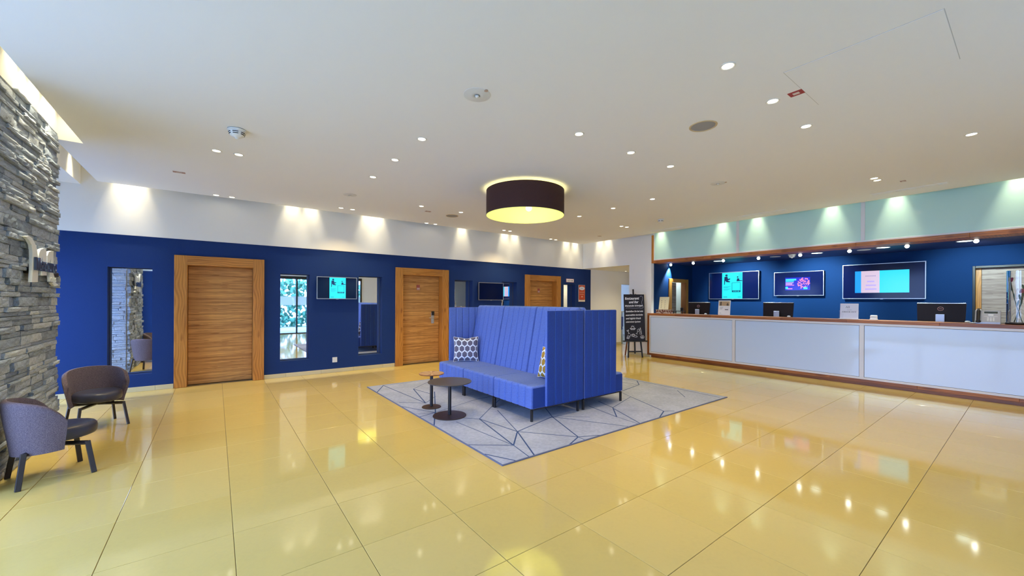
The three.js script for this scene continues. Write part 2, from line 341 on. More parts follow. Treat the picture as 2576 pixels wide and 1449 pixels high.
// split-face stone cladding, each strip a piece
{
  const wall = struct('wall_stone');
  const shape = (s) => {   // unit strip with a broken, faceted face toward +x
    const g = new THREE.BoxGeometry(1, 1, 1, 1, 3, 6).toNonIndexed(), p = g.attributes.position;
    for (let i = 0; i < p.count; i++) {
      const y = p.getY(i), z = p.getZ(i);
      if (p.getX(i) > 0) { const a = Math.round((y + 0.5) * 3), b = Math.round((z + 0.5) * 6); const edge = a === 0 || a === 3 || b === 0 || b === 6; p.setX(i, 0.5 - (edge ? 0.07 : 0) - hash(a, b, s) * 0.13); p.setY(i, y + (hash(a, b, s + 7) - 0.5) * 0.07); p.setZ(i, z + (edge && (b === 0 || b === 6) ? (hash(a, b, s + 3) - 0.5) * 0.05 : (hash(a, b, s + 5) - 0.5) * 0.05)); }
    }
    return crease(uvm(g), 12);
  };
  const geos = [0, 1, 2, 3, 4, 5, 6, 7].map((i) => shape(100 + i * 13));
  const mats = [[0.36, 0.43, 0.54], [0.46, 0.53, 0.64], [0.29, 0.35, 0.45], [0.54, 0.60, 0.68]].map((c, i) => S({ color: lin(...c), map: tex(128, 128, [1, 1], (u, v) => { const k = 0.72 + 0.38 * (noise(u * 30, v * 24, 30, 24, 80 + i) * 0.6 + noise(u * 7, v * 4, 7, 4, 90 + i) * 0.4); return [k, k, k]; }), roughness: 0.85 }));
  put('backing', bx(-1.39, -1.378, 0, 3.20, -6.30, -4.55), S({ color: lin(0.05, 0.045, 0.04), roughness: 1 }), wall);
  let y = 0.0, count = 0; const rest = [];
  while (y < 3.19) {
    const h = Math.min(rnd() < 0.20 ? rr(0.065, 0.095) : rr(0.032, 0.056), 3.20 - y);
    let z = -6.31;
    while (z < -4.60) {
      const L = Math.min(rr(0.16, 0.52), -4.55 - z), t = rr(0.020, 0.060), m = mats[Math.floor(rnd() * 4)], g = geos[Math.floor(rnd() * 8)];
      if (z + L < -4.70 && count < 298) { const s = put('stone', g, m, wall, -1.388 + t / 2, y + h / 2, z + L / 2); s.scale.set(t, h - 0.004, L - 0.004); count++; } else rest.push(g.clone().scale(t, h - 0.004, L - 0.004).translate(-1.388 + t / 2, y + h / 2, z + L / 2));
      z += L;
    }
    // stones returning round the far end of the pier
    let x = -2.0; while (x < -1.42) { const L = Math.min(rr(0.15, 0.3), -1.40 - x), t = rr(0.02, 0.05); if (rnd() < 0.0) put('stone', geos[0], mats[0], wall); x += L; const s = geos[Math.floor(rnd() * 8)].clone().rotateY(Math.PI / 2).scale(L - 0.004, h - 0.004, t).translate(x - L / 2, y + h / 2, -6.292 - t / 2); rest.push(s); }
    y += h;
  }
  const f = put('stone_field', merge(rest), mats[1], wall); f.userData.kind = 'stuff';
}

// ================================================================ LAMPS
RectAreaLightUniformsLib.init();
function spot(x, y, z, tx, ty, tz, cd, color, angle, pen, radius = 1.5) {
  const l = new THREE.SpotLight(lin(...color), cd, 0, angle, pen, 2); l.position.set(x, y, z); l.target.position.set(tx, ty, tz);
  l.castShadow = true; l.shadow.radius = radius; scene.add(l, l.target); return l;
}
// recessed ceiling downlights
const ringG = lathe([[0.034, 0.012], [0.036, -0.001], [0.046, -0.006], [0.052, -0.003], [0.053, 0.0], [0.050, 0.003]], 32), lensG = cyl(0.0365, 0.0365, 0.004, 24, 0, -0.002, 0);
function downlight(name, label, group, x, y, z, lens = M.lensWarm) {
  const t = thing(name, label, 'downlight', group, x, y, z); put('trim_ring', ringG, M.ring, t); put('lens', lensG, lens, t); return t;
}
const DL = [
  [0.0, -5.66, 'left recessed spot of the pair below the slotted white smoke detector'], [0.21, -5.65, 'right recessed spot of the pair below the slotted white smoke detector'],
  [0.0, -8.07, 'left recessed spot of the pair close to the wall above the handleless door'], [0.21, -8.07, 'right recessed spot of the pair close to the wall above the handleless door'],
  [1.85, -7.75, 'left recessed spot of the pair above the lit screen on the blue wall'], [2.055, -7.75, 'right recessed spot of the pair above the lit screen on the blue wall'],
  [1.735, -3.91, 'nearest of the row of three recessed spots left of the drum lamp'], [1.735, -4.69, 'middle of the row of three recessed spots left of the drum lamp'], [1.735, -5.53, 'farthest of the row of three recessed spots left of the drum lamp'],
  [2.972, -6.70, 'single recessed spot on the ceiling just left of the far round speaker grille'], [3.784, -6.69, 'single recessed spot between the far round speaker grille and the drum lamp'],
  [3.712, -8.09, 'left recessed spot of the pair near the wall above the lever-handle door'], [3.925, -8.09, 'right recessed spot of the pair near the wall above the lever-handle door'],
  [5.572, -7.75, 'left recessed spot of the pair under the drum lamp above the dark screen'], [5.755, -7.75, 'right recessed spot of the pair under the drum lamp above the dark screen'],
  [2.957, -2.81, 'left recessed spot of the row of three running right above the drum lamp'], [3.80, -2.80, 'middle of the row of three recessed spots running right above the drum lamp'], [4.58, -2.78, 'right recessed spot of the row of three running right above the drum lamp'],
  [5.81, -3.85, 'nearest of the row of three recessed spots right of the drum lamp'], [5.82, -4.67, 'middle of the row of three recessed spots right of the drum lamp'], [5.84, -5.53, 'farthest of the row of three recessed spots right of the drum lamp'],
  [7.362, -5.67, 'left recessed spot of the pair in front of the white pillar'], [7.545, -5.66, 'right recessed spot of the pair in front of the white pillar'],
  [7.377, -8.05, 'left recessed spot of the pair near the wall above the door beside the orange sign'], [7.572, -8.06, 'right recessed spot of the pair near the wall above the door beside the orange sign'],
  [2.953, -1.346, 'largest recessed spot nearest the camera, left of the red square marker'], [3.773, -1.35, 'recessed spot just below left of the red square marker on the ceiling'], [4.569, -1.347, 'recessed spot right of the near round speaker grille, below the red square marker'],
  [7.218, -1.344, 'upper one of the two touching recessed spots near the air slot at the right'], [7.37, -1.339, 'lower one of the two touching recessed spots near the air slot at the right'],
];
for (const [x, z, label] of DL) {
  downlight('ceiling_downlight', label, 'recessed downlights of the lobby ceiling', x, H_CEIL, z);
  z < -7.9 ? spot(x, H_CEIL - 0.012, z, x, 0, z + 0.9, DOWN_CD, WARM, 0.58, 1, 1.6) : spot(x, H_CEIL - 0.012, z, x, 0, z, DOWN_CD, WARM, 0.95, 1, 1.6);   // those close to the wall are turned into the room
}
// the same grid goes on behind and beside the camera, outside the frame
for (const [x, z] of [[6.1, -0.4], [7.3, 0.6]]) spotOnly(x, z);
function spotOnly(x, z) { downlight('ceiling_downlight', 'recessed downlight of the lobby ceiling outside the picture at ' + (x < 7 ? 'the middle' : 'the right'), 'recessed downlights outside the picture', x, H_CEIL, z); spot(x, H_CEIL - 0.012, z, x, 0, z, DOWN_CD, WARM, 0.95, 1, 1.6); }

// wall washers hidden in the ceiling slots
const washG = merge([cyl(0.026, 0.030, 0.05, 20, 0, 0.004, 0)]), washLens = cyl(0.022, 0.022, 0.005, 20, 0, -0.001, 0);
function washer(x, z, tx, tz, cd = WASH_CD, y = 3.62, cone = 0.37) {
  const t = thing('wall_washer', 'small wall washer hidden in a lighting slot of the ceiling', 'spotlight', 'wall washers in the ceiling slots', x, y, z); put('housing', washG, M.bezel, t); put('lens', washLens, M.lensWarm, t);
  spot(x, y - 0.008, z, tx, 0, tz, cd, CREAM, cone, 0.85, 1.0);
}
for (const x of [-1.13, -0.97, 1.13, 1.45, 2.51, 2.73, 4.74, 6.01, 6.34, 8.25, 8.62]) washer(x, -8.215, x, -8.40);
for (const z of [-7.67, -7.37]) washer(8.835, z, 9.02, z);
for (const z of [-5.68, -4.18, -3.48, -2.24, -1.39, -0.16]) washer(8.815, z, 9.00, z, WASH_CD * 1.2);
for (const z of [-5.35, -5.9]) washer(-1.215, z, -1.60, z, WASH_CD * 1.9, 3.75);
for (const z of [-4.4, -5.1, -5.62, -6.1]) washer(-1.205, z, -1.70, z, WASH_CD * 0.30, 3.70, 0.7);
for (const z of [-6.7, -7.1, -7.8]) washer(-1.44, z, -1.75, z, WASH_CD, 3.7);

// reception recess: swivel spots and larger round downlights on the low dark ceiling
const swivel = (i, z, x, hx, hz) => {
  const t = thing('swivel_spotlight', ['swivel spot at the left end of the low dark ceiling behind the desk', 'second swivel spot from the left on the low dark ceiling', 'swivel spot above the left edge of the figure poster screen', 'swivel spot above the right edge of the figure poster screen', 'swivel spot beside the small cone detector on the dark ceiling', 'swivel spot above the left edge of the largest split-colour screen', 'swivel spot above the right edge of the largest split-colour screen', 'swivel spot at the right end of the low dark ceiling'][i], 'spotlight', 'swivel spots over the reception desk', x, 2.452, z);
  put('collar', cyl(0.036, 0.036, 0.012, 24, 0, -0.012, 0), M.blackMetal, t);
  const head = put('head', new THREE.SphereGeometry(0.034, 24, 16), M.blackMetal, t, 0, -0.034, 0);
  put('lens', new THREE.SphereGeometry(0.030, 20, 14), M.lensHot, head, -0.014, -0.004, 0.004);
  spot(x + 0.02, 2.452 - 0.085, z, hx, hx > 10 ? 1.62 : 1.1, hz, RECESS_CD * (i === 7 ? 1.3 : hx > 10 || i === 0 ? 2.2 : 1), WHITE_LAMP, hx > 10 ? 0.80 : 0.62, 0.5, 1.5);
};
[[-5.98, 9.765], [-5.28, 9.77], [-4.50, 9.70], [-3.76, 9.76], [-2.97, 9.76], [-2.156, 9.70], [-1.36, 9.62], [-0.58, 9.63]].forEach(([z, x], i) => swivel(i, i ? z : z + 0.08, x, [9.6, 9.2, XB, 9.3, XB, 9.3, 9.3, XB][i], i ? z : -6.15));
const roundG = lathe([[0.085, 0.004], [0.088, -0.002], [0.10, -0.004], [0.104, 0.0]], 40), roundL = cyl(0.086, 0.086, 0.004, 36, 0, -0.003, 0);
[[-4.80, 10.05, 1, 'small lit round downlight above the figure poster screen'], [-3.53, 10.05, 0, 'unlit round grille between the two left reception screens'], [-2.74, 9.96, 1, 'lit round downlight right of the cone detector on the dark ceiling'], [-2.015, 10.04, 0, 'unlit round grille above the largest split-colour screen'], [-1.71, 9.87, 1, 'lit round downlight above the middle of the largest split-colour screen'], [-0.71, 9.86, 1, 'lit round downlight nearest the right edge on the dark ceiling']].forEach(([z, x, on, label]) => {
  const t = thing(on ? 'round_downlight' : 'round_grille', label, on ? 'downlight' : 'grille', null, x, 2.452, z); put('trim_ring', roundG, M.plastic, t); put(on ? 'lens' : 'grille', roundL, on ? M.lensCool : M.plastic, t);
  if (on) spot(x, 2.44, z, x, 0, z, RECESS_CD * 0.8, WHITE_LAMP, 1.0, 1, 4);
});
downlight('passage_downlight', 'single small spot on the low ceiling of the passage beyond the pillar', null, 10.68, 2.416, -8.05); spot(10.68, 2.40, -8.05, 10.4, 0, -7.2, DOWN_CD * 0.7, CREAM, 0.7, 1);
downlight('passage_downlight', 'recessed spot of the passage ceiling hidden behind the pillar', null, 10.2, 2.416, -7.1); spot(10.2, 2.40, -7.1, 10.2, 0, -7.3, DOWN_CD * 1.1, CREAM, 1.15, 1);
downlight('office_downlight', 'recessed spot of the small room behind the recess doorway', null, 10.45, 2.416, -6.35); spot(10.45, 2.40, -6.35, 10.45, 0, -6.38, DOWN_CD * 0.5, WHITE_LAMP, 1.1, 1);

// drum lamp
{
  const t = thing('drum_lamp', 'large dark brown drum lamp with a yellow-lit inside hanging over the blue sofas', 'lamp', null, 3.79, 0, -4.72);
  const r = 0.595, y0 = 2.738, y1 = 3.112;
  const out = lathe([[r - 0.004, y0], [r, y0], [r, y0 + 0.01], [r, y1 - 0.01], [r, y1], [r - 0.004, y1], [r - 0.004, y0]], 96);
  put('shade', uvm(out), S({ map: tweed([0.20, 0.12, 0.12], [0.32, 0.19, 0.17], 33, 0.12), roughness: 0.9 }), t);
  put('lining', lathe([[r - 0.0045, y0 + 0.001], [r - 0.0045, y1 - 0.001], [r - 0.006, y1 - 0.001], [r - 0.006, y0 + 0.001], [r - 0.0045, y0 + 0.001]], 96), S({ color: lin(0.74, 0.76, 0.22), roughness: 0.6 }), t);
  put('rim', new THREE.TorusGeometry(r - 0.002, 0.0035, 8, 96).rotateX(Math.PI / 2).translate(0, y0, 0), S({ color: lin(0.55, 0.56, 0.22), roughness: 0.5 }), t);
  put('ceiling_plate', cyl(0.09, 0.09, 0.03, 32, 0, H_CEIL - 0.031, 0), M.plastic, t);
  const arms = []; for (let i = 0; i < 3; i++) { const a = i * 2.094 + 0.4; arms.push(bar([0, y1 - 0.02, 0], [Math.cos(a) * (r - 0.006), y1 - 0.02, Math.sin(a) * (r - 0.006)], 0.008)); }
  put('spider', merge([...arms, cyl(0.012, 0.012, 0.09, 12, 0, y1 - 0.06, 0)]), M.steel, t);
  for (let i = 0; i < 3; i++) { const a = i * 2.094 + 1.45, x = Math.cos(a) * 0.24, z = Math.sin(a) * 0.24; put('bulb', new THREE.SphereGeometry(0.05, 20, 14), glow([1, 0.9, 0.45], 5), t, x, y1 - 0.20, z); put('socket', cyl(0.02, 0.02, 0.05, 16), M.plastic, t, x, y1 - 0.155, z);
    const l = new THREE.PointLight(lin(1, 0.88, 0.42), PENDANT_CD / 3, 0, 2); l.position.set(3.79 + x, y1 - 0.20, -4.72 + z); l.castShadow = true; l.shadow.radius = 2.4; scene.add(l); }
}

// ================================================================ CEILING FITTINGS
const ceilMat = S({ color: lin(0.74, 0.74, 0.72), roughness: 0.5 });
function detector(label, x, y, z, turn, k = 1) {
  const t = thing('smoke_detector', label, 'detector', null, x, y, z, turn); t.scale.setScalar(k);
  put('base', lathe([[0, 0], [0.058, 0], [0.060, -0.012], [0.055, -0.018], [0, -0.018]], 40), M.plastic, t);
  put('body', lathe([[0.052, -0.016], [0.050, -0.030], [0.045, -0.044], [0.030, -0.056], [0.014, -0.060], [0.012, -0.070], [0, -0.072]], 40), M.plastic, t);
  put('label_strip', bx(-0.022, 0.022, -0.013, -0.004, 0.052, 0.062, 0.002), ceilMat, t);
  for (const [r, y, w] of [[0.0508, -0.027, 0.0028], [0.0475, -0.0385, 0.0028]]) for (let i = 0; i < 6; i++) put('slot', new THREE.TorusGeometry(r, w, 6, 10, 0.72).rotateX(Math.PI / 2).rotateY(i * 1.047 + 0.16), M.darkSlot, t, 0, y, 0);
}
detector('white dome smoke detector with black slots above the pair of spots at the left', 0.164, H_CEIL, -4.83, 0.5, 1.35);
detector('small smoke detector near the air slot close to the pillar', 7.389, H_CEIL, -4.70, 0.2, 1.1);
detector('cone shaped detector on the low dark ceiling of the reception recess', 9.80, 2.452, -3.13, 0.4, 1.2);
function plate(label, x, z, dot, k = 1) {
  const t = thing('sprinkler_plate', label, 'sprinkler', null, x, H_CEIL, z); t.scale.setScalar(k);
  put('cover', lathe([[0, -0.004], [0.03, -0.005], [0.032, -0.010], [0.055, -0.010], [0.060, -0.006], [0.105, -0.004], [0.108, 0]], 48), ceilMat, t);
  put('deflector', lathe([[0, -0.024], [0.012, -0.022], [0.014, -0.014], [0.022, -0.010], [0, -0.010]], 20), M.plastic, t);
  if (dot) put('indicator', cyl(0.014, 0.016, 0.006, 16, dot[0], -0.006, dot[1]), S({ color: lin(0.52, 0.36, 0.26), roughness: 0.6 }), t);
}
plate('round white plate with a dot beside it high above the drum lamp', 1.725, -2.79, [0.02, 0.10], 1.05);
plate('pale round plate with a small dot on the ceiling right of the drum lamp', 5.772, -2.76, [0.03, 0.10], 0.95);
plate('faint round plate on the ceiling left of the drum lamp above the screens', 1.736, -6.70, null, 0.95);
function speaker(label, x, z) {
  const t = thing('ceiling_speaker', label, 'speaker', 'round ceiling speakers', x, H_CEIL, z);
  put('rim', lathe([[0.105, 0.004], [0.108, -0.004], [0.118, -0.008], [0.124, -0.005], [0.126, 0]], 48), S({ color: lin(0.60, 0.46, 0.26), roughness: 0.4 }), t);
  put('grille', cyl(0.106, 0.106, 0.003, 40, 0, -0.003, 0), S({ color: lin(0.36, 0.35, 0.35), roughness: 0.7, bumpMap: bumpFine, bumpScale: 0.001 }), t);
}
speaker('near round ceiling speaker with a brown rim and grey grille', 3.776, -1.95); speaker('far round ceiling speaker left of the drum lamp', 3.80, -7.08);
function marker(label, x, z, w, d, red) {
  const t = thing('ceiling_marker', label, 'sign', null, x, H_CEIL, z);
  put('plate', bx(-w / 2, w / 2, -0.003, 0, -d / 2, d / 2, 0.001), S({ color: red ? lin(0.36, 0.03, 0.03) : lin(0.40, 0.22, 0.18), roughness: 0.5 }), t);
  put('field', bx(-w / 4.5, w / 4.5, -0.004, -0.002, -d / 4.5, d / 4.5), S({ color: red ? lin(0.75, 0.62, 0.55) : lin(0.62, 0.55, 0.50), roughness: 0.5 }), t);
}
marker('red square marker with a white centre on the ceiling', 3.779, -1.183, 0.085, 0.10, true);
marker('thin brown marker on the ceiling left of the pair of spots near the niche', -0.40, -6.93, 0.13, 0.07); marker('thin brown marker on the ceiling between two spots left of the drum lamp', 3.25, -7.02, 0.11, 0.07);
marker('thin brown marker on the ceiling above the passage corner', 8.05, -6.90, 0.10, 0.07); marker('small brown marker on the ceiling beside the air slot at the right', 7.70, -1.13, 0.07, 0.06);
{
  const t = thing('ceiling_hatch', 'flush square access hatch drawn by thin joints on the ceiling near the red marker', 'hatch', null, 3.758, H_CEIL, -0.73);
  put('panel', bx(-0.39, 0.39, -0.003, 0, -0.402, 0.402, 0.001), M.ceiling, t);
  const j = S({ color: lin(0.58, 0.57, 0.55), roughness: 0.9 });
  for (const [a, b, c, d] of [[-0.394, 0.394, -0.406, -0.4025], [-0.394, 0.394, 0.4025, 0.406], [-0.394, -0.3905, -0.4025, 0.4025], [0.3905, 0.394, -0.4025, 0.4025]]) put('joint', bx(a, b, -0.0012, 0, c, d), j, t);
}
[[-5.65, -4.79, 8.47, 'slot air vent in the ceiling at the pillar end'], [-3.61, -2.77, 8.39, 'slot air vent in the ceiling above the middle green glass panel'], [-1.59, -0.76, 8.30, 'slot air vent in the ceiling beside the two touching spots']].forEach(([a, b, x, label]) => {
  const t = thing('air_vent', label, 'vent', null, x, H_CEIL, (a + b) / 2), L = (b - a) / 2;
  put('frame', extr(rect(-0.06, 0.06, -L, L), 0.006, [rect(-0.046, 0.046, -L + 0.014, L - 0.014)]).rotateX(Math.PI / 2).translate(0, 0, 0), M.white, t);
  put('void', bx(-0.046, 0.046, -0.0015, 0, -L + 0.014, L - 0.014), S({ color: lin(0.20, 0.17, 0.13), roughness: 0.9 }), t);
  for (const dx of [-0.03, -0.01, 0.01, 0.03]) put('slat', bx(dx - 0.006, dx + 0.006, -0.005, -0.001, -L + 0.014, L - 0.014, 0.001), M.white, t);
});

// ================================================================ ON THE BLUE WALL
// mirrors at the back of the niches
NICHE.forEach(([a, b, c, d], i) => {
  const t = thing('wall_mirror', ['tall niche mirror at the left end of the blue wall beside the chairs', 'tall niche mirror between the handleless door and the lit screen', 'tall niche mirror between the lit screen and the lever-handle door', 'niche mirror left of the dark screen, half hidden by the sofa', 'niche mirror right of the dark screen, half hidden by the sofa', 'narrow niche mirror under the small white arrow sign'][i], 'mirror', null, (a + b) / 2, 0, ZW);
  const w = (b - a) / 2;
  put('glass', bx(-w + 0.004, w - 0.004, c + 0.004, d - 0.004, -0.176, -0.168), M.mirror, t);
  put('edge_trim', merge([bx(-w + 0.001, -w + 0.006, c + 0.001, d - 0.001, -0.172, -0.160), bx(w - 0.006, w - 0.001, c + 0.001, d - 0.001, -0.172, -0.160), bx(-w + 0.006, w - 0.006, d - 0.006, d - 0.001, -0.172, -0.160), bx(-w + 0.006, w - 0.006, c + 0.001, c + 0.006, -0.172, -0.160)]), M.blackMetal, t);
});
// picture shown on three screens: pale cyan poster with two dark figures, text lines and a framed box
function poster(x, w, h, paper, ink) {
  x.fillStyle = paper; x.fillRect(0, 0, w, h);
  x.fillStyle = ink;
  const blob = (pts) => { x.beginPath(); pts.forEach(([a, b], i) => i ? x.lineTo(a * w, b * h) : x.moveTo(a * w, b * h)); x.closePath(); x.fill(); };
  x.beginPath(); x.ellipse(0.22 * w, 0.10 * h, 0.06 * w, 0.035 * h, 0, 0, 7); x.fill();
  blob([[0.12, 0.16], [0.26, 0.14], [0.30, 0.24], [0.40, 0.22], [0.40, 0.26], [0.28, 0.30], [0.40, 0.34], [0.38, 0.37], [0.22, 0.36], [0.16, 0.30], [0.13, 0.46], [0.10, 0.46]]);
  x.beginPath(); x.ellipse(0.77 * w, 0.18 * h, 0.035 * w, 0.025 * h, 0, 0, 7); x.fill();
  blob([[0.72, 0.32], [0.75, 0.23], [0.82, 0.23], [0.86, 0.30], [0.99, 0.31], [0.99, 0.33], [0.72, 0.34]]);
  x.globalAlpha = 0.45; for (let i = 0; i < 4; i++) x.fillRect((0.84 + i * 0.04) * w, 0.05 * h, 0.008 * w, 0.24 * h);
  x.globalAlpha = 0.5; [0.53, 0.55, 0.57, 0.62, 0.64, 0.68].forEach((y, i) => x.fillRect(0.07 * w, y * h, (0.36 - (i % 3) * 0.07) * w, 0.008 * h)); x.globalAlpha = 1;
  x.strokeStyle = ink; x.lineWidth = 0.014 * w; x.strokeRect(0.50 * w, 0.39 * h, 0.40 * w, 0.30 * h);
  x.fillRect(0.495 * w, 0.685 * h, 0.41 * w, 0.065 * h); x.fillStyle = paper; x.font = 'bold ' + Math.round(0.05 * h) + 'px sans-serif'; x.textAlign = 'center'; x.fillText('SCAN ME', 0.70 * w, 0.735 * h);
  x.fillStyle = ink; x.globalAlpha = 0.6; x.fillRect(0.06 * w, 0.925 * h, 0.20 * w, 0.02 * h); x.fillRect(0.78 * w, 0.93 * h, 0.15 * w, 0.012 * h); x.globalAlpha = 1;
}
const posterT = canvasTex(256, 384, (x, w, h) => poster(x, w, h, '#28e8f4', '#0a2a58'));
// wall screen facing +z of its own axes; lit = list of [x0, x1, y0, y1, material] in the fraction of the screen
function wallScreen(label, W, Hh, x, y, z, turn, lit, group) {
  const t = thing('wall_screen', label, 'screen', group, x, y, z, turn);
  put('bracket', bx(-0.15, 0.15, -0.1, 0.1, -0.075, -0.04), M.blackMetal, t);
  put('casing', bx(-W / 2, W / 2, -Hh / 2, Hh / 2, -0.045, -0.004, 0.004), M.black, t);
  const b = 0.011, o = extr(rect(-W / 2, W / 2, -Hh / 2, Hh / 2), 0.012, [rect(-W / 2 + b, W / 2 - b, -Hh / 2 + b, Hh / 2 - b)], 0.001).translate(0, 0, -0.010);
  put('bezel', o, M.bezel, t);
  put('display', bx(-W / 2 + b, W / 2 - b, -Hh / 2 + b, Hh / 2 - b, -0.006, -0.002), M.screen, t);
  put('maker_badge', bx(-0.022, 0.022, -Hh / 2 - 0.008, -Hh / 2 + 0.004, -0.008, 0.004, 0.001), M.bezel, t);
  for (const [a, c, d, e, m] of lit) {
    const x0 = (a - 0.5) * W, x1 = (c - 0.5) * W, y0 = (0.5 - e) * Hh, y1 = (0.5 - d) * Hh;
    const p = put('picture', new THREE.PlaneGeometry(x1 - x0, y1 - y0).translate((x0 + x1) / 2, (y0 + y1) / 2, -0.0005), m, t); p.castShadow = false;
  }
  return t;
}
const glowTex = (t, k, c = 0xffffff) => S({ color: 0x050505, emissive: c, emissiveMap: t, emissiveIntensity: k, roughness: 0.15 });
const posterM = glowTex(posterT, 1.05);
wallScreen('lit wall screen showing a pale cyan poster on the blue wall between two mirrors', 0.742, 0.432, 1.914, 1.667, ZW + 0.078, 0, [[0.305, 0.71, 0.02, 0.975, posterM]]);
wallScreen('dark switched-off wall screen above the blue sofa', 0.752, 0.440, 5.559, 1.666, ZW + 0.078, 0, []);
{
  const t = thing('wall_socket', 'small white power socket low on the blue wall between two mirrors', 'socket', null, 1.888, 0.25, ZW);
  put('cover', bx(-0.045, 0.045, -0.05, 0.05, 0, 0.011, 0.004), M.plastic, t);
  put('insert', lathe([[0.0, 0.004], [0.021, 0.004], [0.022, 0.012], [0.026, 0.012], [0.026, 0.009]], 28).rotateX(Math.PI / 2).translate(0, 0, 0.001), M.plastic, t);
  put('pin_hole', cyl(0.003, 0.003, 0.003, 10).rotateX(Math.PI / 2).translate(-0.009, 0, 0.004), M.darkSlot, t); put('pin_hole', cyl(0.003, 0.003, 0.003, 10).rotateX(Math.PI / 2).translate(0.009, 0, 0.004), M.darkSlot, t);
}
{
  const t = thing('arrow_sign', 'small white sign with short lettering and an arrow on the blue wall', 'sign', null, 8.42, 2.04, ZW);
  put('plate', bx(-0.16, 0.16, -0.052, 0.052, 0.002, 0.012, 0.002), S({ color: lin(0.55, 0.22, 0.24), roughness: 0.5 }), t);
  put('face', new THREE.PlaneGeometry(0.30, 0.088).translate(0, 0, 0.0128), S({ map: canvasTex(256, 80, (x, w, h) => { x.fillStyle = '#f4eef2'; x.fillRect(0, 0, w, h); x.fillStyle = '#30303c'; x.font = '50px serif'; x.fillText('I.MZ', 14, 58); x.fillRect(140, 36, 80, 12); x.beginPath(); x.moveTo(206, 26); x.lineTo(240, 42); x.lineTo(206, 58); x.fill(); }), roughness: 0.5 }), t);
}
{
  const t = thing('orange_sign', 'tall orange sign with a white oval at the end of the blue wall', 'sign', null, 8.925, 1.667, ZW);
  put('plate', bx(-0.14, 0.14, -0.255, 0.255, 0.002, 0.016, 0.003), S({ color: lin(0.72, 0.60, 0.50), roughness: 0.5 }), t);
  put('face', new THREE.PlaneGeometry(0.268, 0.492).translate(0, 0, 0.0168), S({ map: canvasTex(256, 480, (x, w, h) => {
    x.fillStyle = '#d4512e'; x.fillRect(0, 0, w, h); x.fillStyle = '#eef0fa'; x.beginPath(); x.ellipse(w / 2, 92, 112, 54, 0, 0, 7); x.fill(); x.fillStyle = '#aab4dc'; x.fillRect(62, 78, 110, 10); x.fillRect(74, 98, 100, 8);
    x.fillStyle = '#f0b89a'; x.fillRect(34, 200, 190, 14); x.fillRect(34, 254, 170, 14); x.fillStyle = '#8a2f20'; x.fillRect(34, 226, 190, 12);
    x.fillStyle = '#ffe6d2'; x.beginPath(); x.arc(132, 338, 20, 0, 7); x.fill(); x.fillStyle = '#8a2f20'; x.fillRect(30, 412, 196, 12); x.fillStyle = '#efe0cc'; x.fillRect(0, 432, w, 48);
  }), roughness: 0.5 }), t);
}

